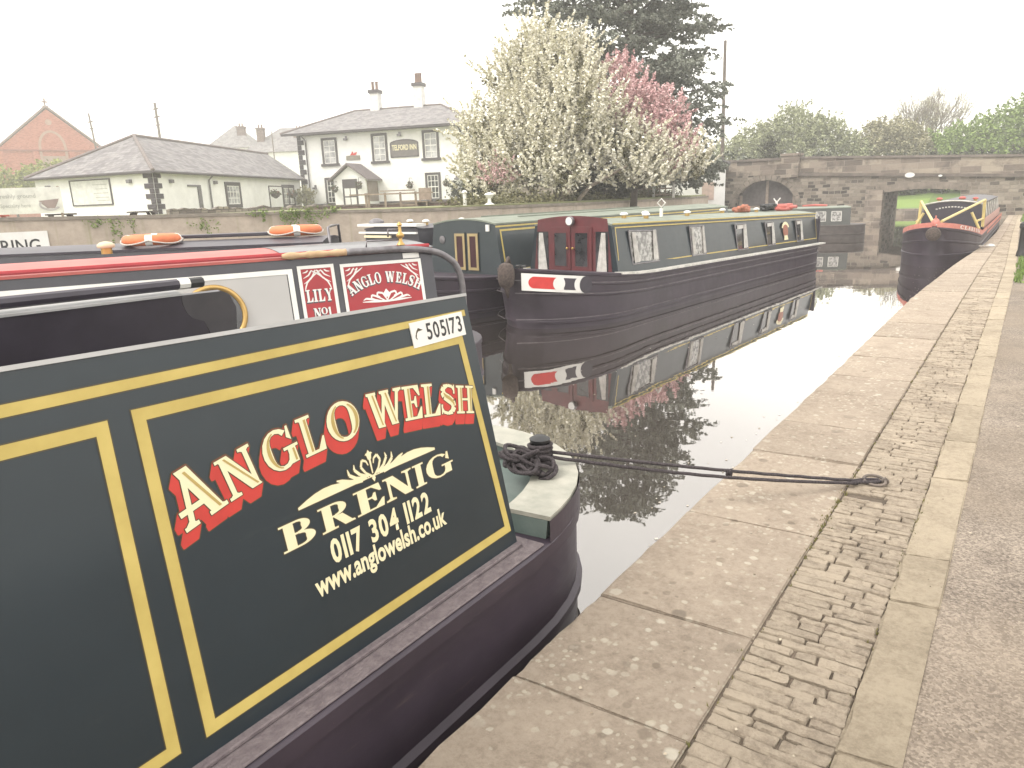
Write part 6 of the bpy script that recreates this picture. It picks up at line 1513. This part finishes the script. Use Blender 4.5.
pc_ = [((-12.5, 25.3, 5.4), (1.0, .9, .8)), ((-11.3, 25.4, 4.7), (.9, .8, 1.0)), ((-10.6, 25.7, 3.7), (.6, .6, .9)), ((-13.0, 25.6, 6.4), (.65, .6, .55)), ((-12.0, 25.0, 4.7), (.9, .6, .7)), ((-10.45, 25.2, 3.2), (.5, .4, .5)), ((-11.0, 25.0, 4.0), (.5, .4, .5))]
limbs(PT, (-12.3, 25.5, 1.85), pc_, .11, BARK, 4)
L = Leaves(); sprays(L, pc_, 420, 34, .55, .052, .06, upout, .4); L.build('crown', PINK, PT)
PT2 = thing('blossom_bush', 'small pink flowering bush low in the white blossom', 'bush', (-15.3, 20.9, 1.85))
L = Leaves(); sprays(L, [((-15.2, 20.95, 2.9), (.6, .5, .45))], 26, 28, .5, .042, .05, upout); L.build('crown', PINK, PT2)
mb = MB(); mb.tube([(-15.3, 20.9, 1.8), (-15.32, 20.95, 2.4)], .03, 6); build('stem', mb, BARK, PT2, world=True)
# the dark conifer behind
CF = thing('conifer', 'tall dark spreading conifer behind the blossom trees', 'tree', (-15.2, 31.0, 1.85))
cc = []
for z, rr, n in ((2.9, 3.7, 9), (3.9, 3.7, 9), (4.9, 3.6, 9), (5.9, 3.7, 9), (6.9, 3.9, 9), (7.9, 3.9, 9), (8.9, 3.9, 9), (9.9, 3.8, 9), (10.9, 3.4, 8), (12.1, 2.6, 6), (13.3, 1.5, 4)):
    for k in range(n):
        a = 2*math.pi*(k+random.random()*.7)/n; d = rr*random.uniform(.5, .95); cc.append(((-15.9+math.cos(a)*d, 31.0+math.sin(a)*d, z+random.uniform(-.4, .4)), (1.2, 1.2, .38)))
for x, y, z in ((-12.2, 31.4, 2.7), (-11.6, 31.2, 3.4), (-12.4, 31, 4.2), (-11.7, 31.4, 4.9), (-12.3, 31.2, 5.7), (-12.0, 31.0, 3.0), (-12.9, 30.6, 3.4), (-11.9, 31.6, 6.3)): cc.append(((x, y, z), (.95, .9, .36)))
mb = MB(); mb.tube([(-15.2, 31.0, 1.5), (-15.2, 31.0, 6), (-15.15, 31.0, 13.6)], [.32, .22, .04], 9); build('trunk', mb, BARK, CF, world=True, smooth=40)
mb = MB()
for c, r in cc: mb.tube([(-15.2, 31.0, c[2]-.5), ((c[0]-15.2)/2, (c[1]+31.0)/2, c[2]-.15), c], [.07, .05, .015], 5)
build('branches', mb, BARK, CF, world=True)
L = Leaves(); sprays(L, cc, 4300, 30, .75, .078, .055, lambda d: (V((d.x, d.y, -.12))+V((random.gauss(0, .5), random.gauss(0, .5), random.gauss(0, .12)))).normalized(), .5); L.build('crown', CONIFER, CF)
# shaded undergrowth along the top of the bank
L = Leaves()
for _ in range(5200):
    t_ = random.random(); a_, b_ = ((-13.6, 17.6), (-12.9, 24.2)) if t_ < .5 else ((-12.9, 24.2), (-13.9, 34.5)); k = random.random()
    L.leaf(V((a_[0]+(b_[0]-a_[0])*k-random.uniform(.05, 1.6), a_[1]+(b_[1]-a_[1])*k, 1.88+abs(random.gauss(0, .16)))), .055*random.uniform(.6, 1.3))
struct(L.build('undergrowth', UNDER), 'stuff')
# dark evergreen bushes under the trees
for i, (c, r, lab) in enumerate((((-13.9, 26.2, 2.3), (1.3, .8, .5), 'dense dark evergreen bush in the shade under the conifer'), ((-17.0, 23.4, 2.1), (.6, .6, .45), 'small dark bush at the left foot of the white blossom tree'))):
    t = thing('bush', lab, 'bush', (c[0], c[1], 1.85)); L = Leaves(); sprays(L, [(c, r)], 170, 26, .3, .06, .06, upout, .3); L.build('crown', BUSHDARK, t)
    mb = MB(); mb.tube([(c[0], c[1], 1.7), (c[0]+.02, c[1], c[2])], .05, 6); build('stem', mb, BARK, t, world=True)
# trees beyond the bridge
def leafy(label, base, clumps, r0, mt, n, leaf=.11, per=26, name='tree', ln=.9):
    t = thing(name, label, 'tree', base, 0, 'trees beyond the bridge'); limbs(t, base, clumps, r0, BARK, 4, V(base)+V((0, 0, 1.8)))
    L = Leaves(); sprays(L, clumps, n, per, ln, leaf, .13, upout, .4); L.build('crown', mt, t); return t
leafy('broad pale green tree behind the left part of the bridge', (-18.5, 70, 2), [((-18.2, 71, 7.0), (2.8, 2.4, 2.0)), ((-21.0, 70, 5.9), (2.4, 2, 1.8)), ((-15.8, 71, 6.1), (2.4, 2, 1.8)), ((-23.4, 69, 5.0), (1.9, 1.8, 1.4)), ((-13.9, 72, 5.0), (1.7, 1.6, 1.3)), ((-18.6, 70, 4.4), (4.5, 2, 1.4))], .25, SPRING, 1300)
leafy('olive green rounded tree behind the bridge opening', (-12.0, 75, 2), [((-11.8, 75, 6.0), (1.7, 1.7, 1.6)), ((-10.2, 75.5, 5.6), (1.8, 1.7, 1.6)), ((-12.6, 74, 4.6), (1.4, 1.4, 1.2)), ((-9.0, 75, 4.7), (1.8, 1.5, 1.4))], .2, OLIVE, 800)
leafy('bright green tree behind the right end of the bridge', (-2.0, 74, 2), [((-3.0, 75, 5.9), (2.2, 2, 1.7)), ((-5.8, 75, 5.0), (2.2, 2, 1.5)), ((-.2, 75, 6.8), (2.2, 2, 2.0)), ((2.6, 75, 7.0), (2.2, 2, 2.2)), ((5, 75, 6.5), (2.2, 2, 2)), ((-3, 74, 4.2), (5, 2, 1.3))], .24, SPRING2, 1500)
leafy('pale green tall tree at the far right edge beyond the bridge', (1.2, 84, 2), [((0.6, 84, 9.2), (1.6, 1.7, 1.8)), ((2.2, 84, 10.6), (1.5, 1.6, 1.6)), ((1.0, 84, 7.0), (1.8, 1.8, 1.6))], .22, SPRING, 520)
t = thing('bush', 'small dark pointed evergreen behind the bridge parapet', 'bush', (-15.4, 53.4, 2)); L = Leaves(); sprays(L, [((-15.4, 53.4, 4.3), (.75, .7, .8)), ((-15.3, 53.4, 5.0), (.4, .4, .6)), ((-15.4, 53.4, 3.2), (.9, .8, .8))], 160, 26, .35, .06, .06, upout, .4); L.build('crown', BUSHDARK, t)
mb = MB(); mb.tube([(-15.4, 53.4, 1.5), (-15.4, 53.4, 4.6)], [.09, .04], 6); build('stem', mb, BARK, t, world=True)
# bare tree
BR_ = thing('bare_tree', 'tall almost leafless tree with fine spreading twigs behind the bridge', 'tree', (-9.6, 84, 2), 0, 'trees beyond the bridge')
mb = MB(); tips = []
def grow_branch(p, d, l, r, dep):
    pts = [p]; q = p.copy(); dd = d.copy()
    for k in range(4):
        dd = (dd+V((random.gauss(0, .10), random.gauss(0, .10), random.gauss(0, .06)+.03))).normalized(); q = q+dd*(l/4); pts.append(q.copy())
    mb.tube(pts, [r*(1-.12*k) for k in range(5)], 6 if dep < 3 else 4)
    if dep >= 6: tips.append(q.copy()); return
    for k in range(3 if dep < 5 else 2):
        a = random.uniform(.25, .62); ax = V((random.gauss(0, 1), random.gauss(0, 1), random.gauss(0, 1))).normalized()
        nd = (Matrix.Rotation(a, 3, ax) @ dd+V((0, 0, .08))).normalized(); grow_branch(pts[random.choice((2, 3, 4))], nd, l*random.uniform(.62, .85), max(.016, r*.6), dep+1)
random.seed(23)
for dx, lean in ((-.25, -.42), (0, -.05), (.2, .30), (.1, .12), (-.1, -.2)): grow_branch(V((-9.6+dx, 84, 1.8)), V((lean, random.uniform(-.2, .2), 1)).normalized(), 3.3, .15, 1)
build('trunk', mb, mat('pale_bark', (.22, .185, .155), .95, (.14, .12, .10), 8), BR_, world=True)
L = Leaves()
for p in tips:
    for _ in range(5): L.leaf(p+V((random.gauss(0, .12), random.gauss(0, .12), random.gauss(0, .12))), .055)
L.build('buds', OLIVE, BR_)
t = thing('hedge', 'dark green overgrown hedge along the grass bank seen through the bridge opening', 'hedge', (-12, 68, 1.8))
hb2 = [((-26+2.2*k, 67.5+random.uniform(-.4, .6), 2.6+random.uniform(-.3, .3)), (1.7, 1.2, 1.5)) for k in range(13)]
L = Leaves(); sprays(L, hb2, 1900, 26, .7, .14, .15, upout, .35); L.build('foliage', BUSHDARK, t)
mb = MB()
for c, r in hb2: mb.tube([(c[0], c[1], 1.4), (c[0]+.1, c[1], c[2])], .07, 6)
build('stems', mb, BARK, t, world=True)
mb = MB(); mb.box(-44, 44, 57.9, 58.48, -.9, .42); struct(build('canal_edge', mb, PARAPETSTONE))
# hedge before the chapel
t = thing('hedge', 'yellow green overgrown hedge below the chapel', 'hedge', (-81, 31.5, 2))
hc = [((-84+2.3*k, 30.0+1.7*k, 4.9+random.uniform(-.3, .3)), (2.0, 1.6, 1.9)) for k in range(-3, 4)]
L = Leaves(); sprays(L, hc, 700, 24, .7, .15, .16, upout, .35); L.build('foliage', HEDGE, t)
mb = MB()
for c, r in hc: mb.tube([(c[0], c[1], 1.8), (c[0]+.1, c[1], c[2])], .12, 6)
build('stems', mb, BARK, t, world=True)
# ivy and weeds on the basin wall
def ivy(p, q, z0, z1, n, label, mt=IVY, name='ivy'):
    L = Leaves(); p, q = V((*p, 0)), V((*q, 0)); d = (q-p).normalized(); nn = V((d.y, -d.x, 0)); st = []
    for _ in range(max(6, n//40)):
        t0 = min(1, max(0, random.gauss(.5, .27))); st.append((t0, (z1-z0)*random.uniform(.25, 1)*(1-1.2*abs(t0-.5)), random.uniform(.04, .10)))
    for _ in range(n):
        t0, h, w = random.choice(st); k = random.random()
        L.leaf(p.lerp(q, t0)+d*random.gauss(0, w*(1.3-k))+nn*random.uniform(.09, .2)+V((0, 0, z1-h*k+random.gauss(0, .03))), .032*random.uniform(.5, 1.3))
    tag(L.build(name, mt), label, 'plant')
ivy((-16.7, 12.0), (-15.6, 13.8), 1.35, 2.0, 900, 'clump of bright ivy spilling over the basin wall above the right lifebuoy')
ivy((-18.6, 8.6), (-17.95, 9.9), 1.2, 1.93, 200, 'thin green ivy on the basin wall above the left lifebuoy')
ivy((-17.5, 10.7), (-17.1, 11.4), 1.2, 1.8, 110, 'sparse weeds on the basin wall between the two lifebuoys')
for i, (c, r, lab) in enumerate((((-44.9, 37.0, 2.6), (.6, .6, .8), 'straggly brown green shrub where the cottage meets the inn'), ((-16.2, 20.8, 1.95), (.3, .3, .25), 'green shrub on the terrace below the right hand inn window'), ((-31.2, 38.6, 2.5), (.9, .7, .8), 'dark shrub in front of the right end of the inn'))):
    t = thing('shrub', lab, 'shrub', (c[0], c[1], 1.85)); L = Leaves(); sprays(L, [(c, r)], 90, 24, .35, .06, .07, upout, .35); L.build('crown', (OLIVE, BUSHDARK, BUSHDARK)[i], t)
    mb = MB(); mb.tube([(c[0], c[1], 1.5), (c[0]+.02, c[1], c[2])], .05, 6); build('stem', mb, BARK, t, world=True)

# ================================================================== THIN HAZE OVER THE WHOLE PLACE
mb = MB(); mb.box(-280, 180, -140, 260, -2, 24)
hz = build('haze', mb, None, uv=False); hz['kind'] = 'stuff'
m = bpy.data.materials.new('haze'); m.use_nodes = True; nt = m.node_tree; nt.nodes.clear()
out = nt.nodes.new('ShaderNodeOutputMaterial'); pv = nt.nodes.new('ShaderNodeVolumePrincipled')
pv.inputs['Color'].default_value = (.97, .97, .96, 1); pv.inputs['Density'].default_value = .0027; pv.inputs['Anisotropy'].default_value = .2
nt.links.new(pv.outputs['Volume'], out.inputs['Volume']); hz.data.materials.append(m)
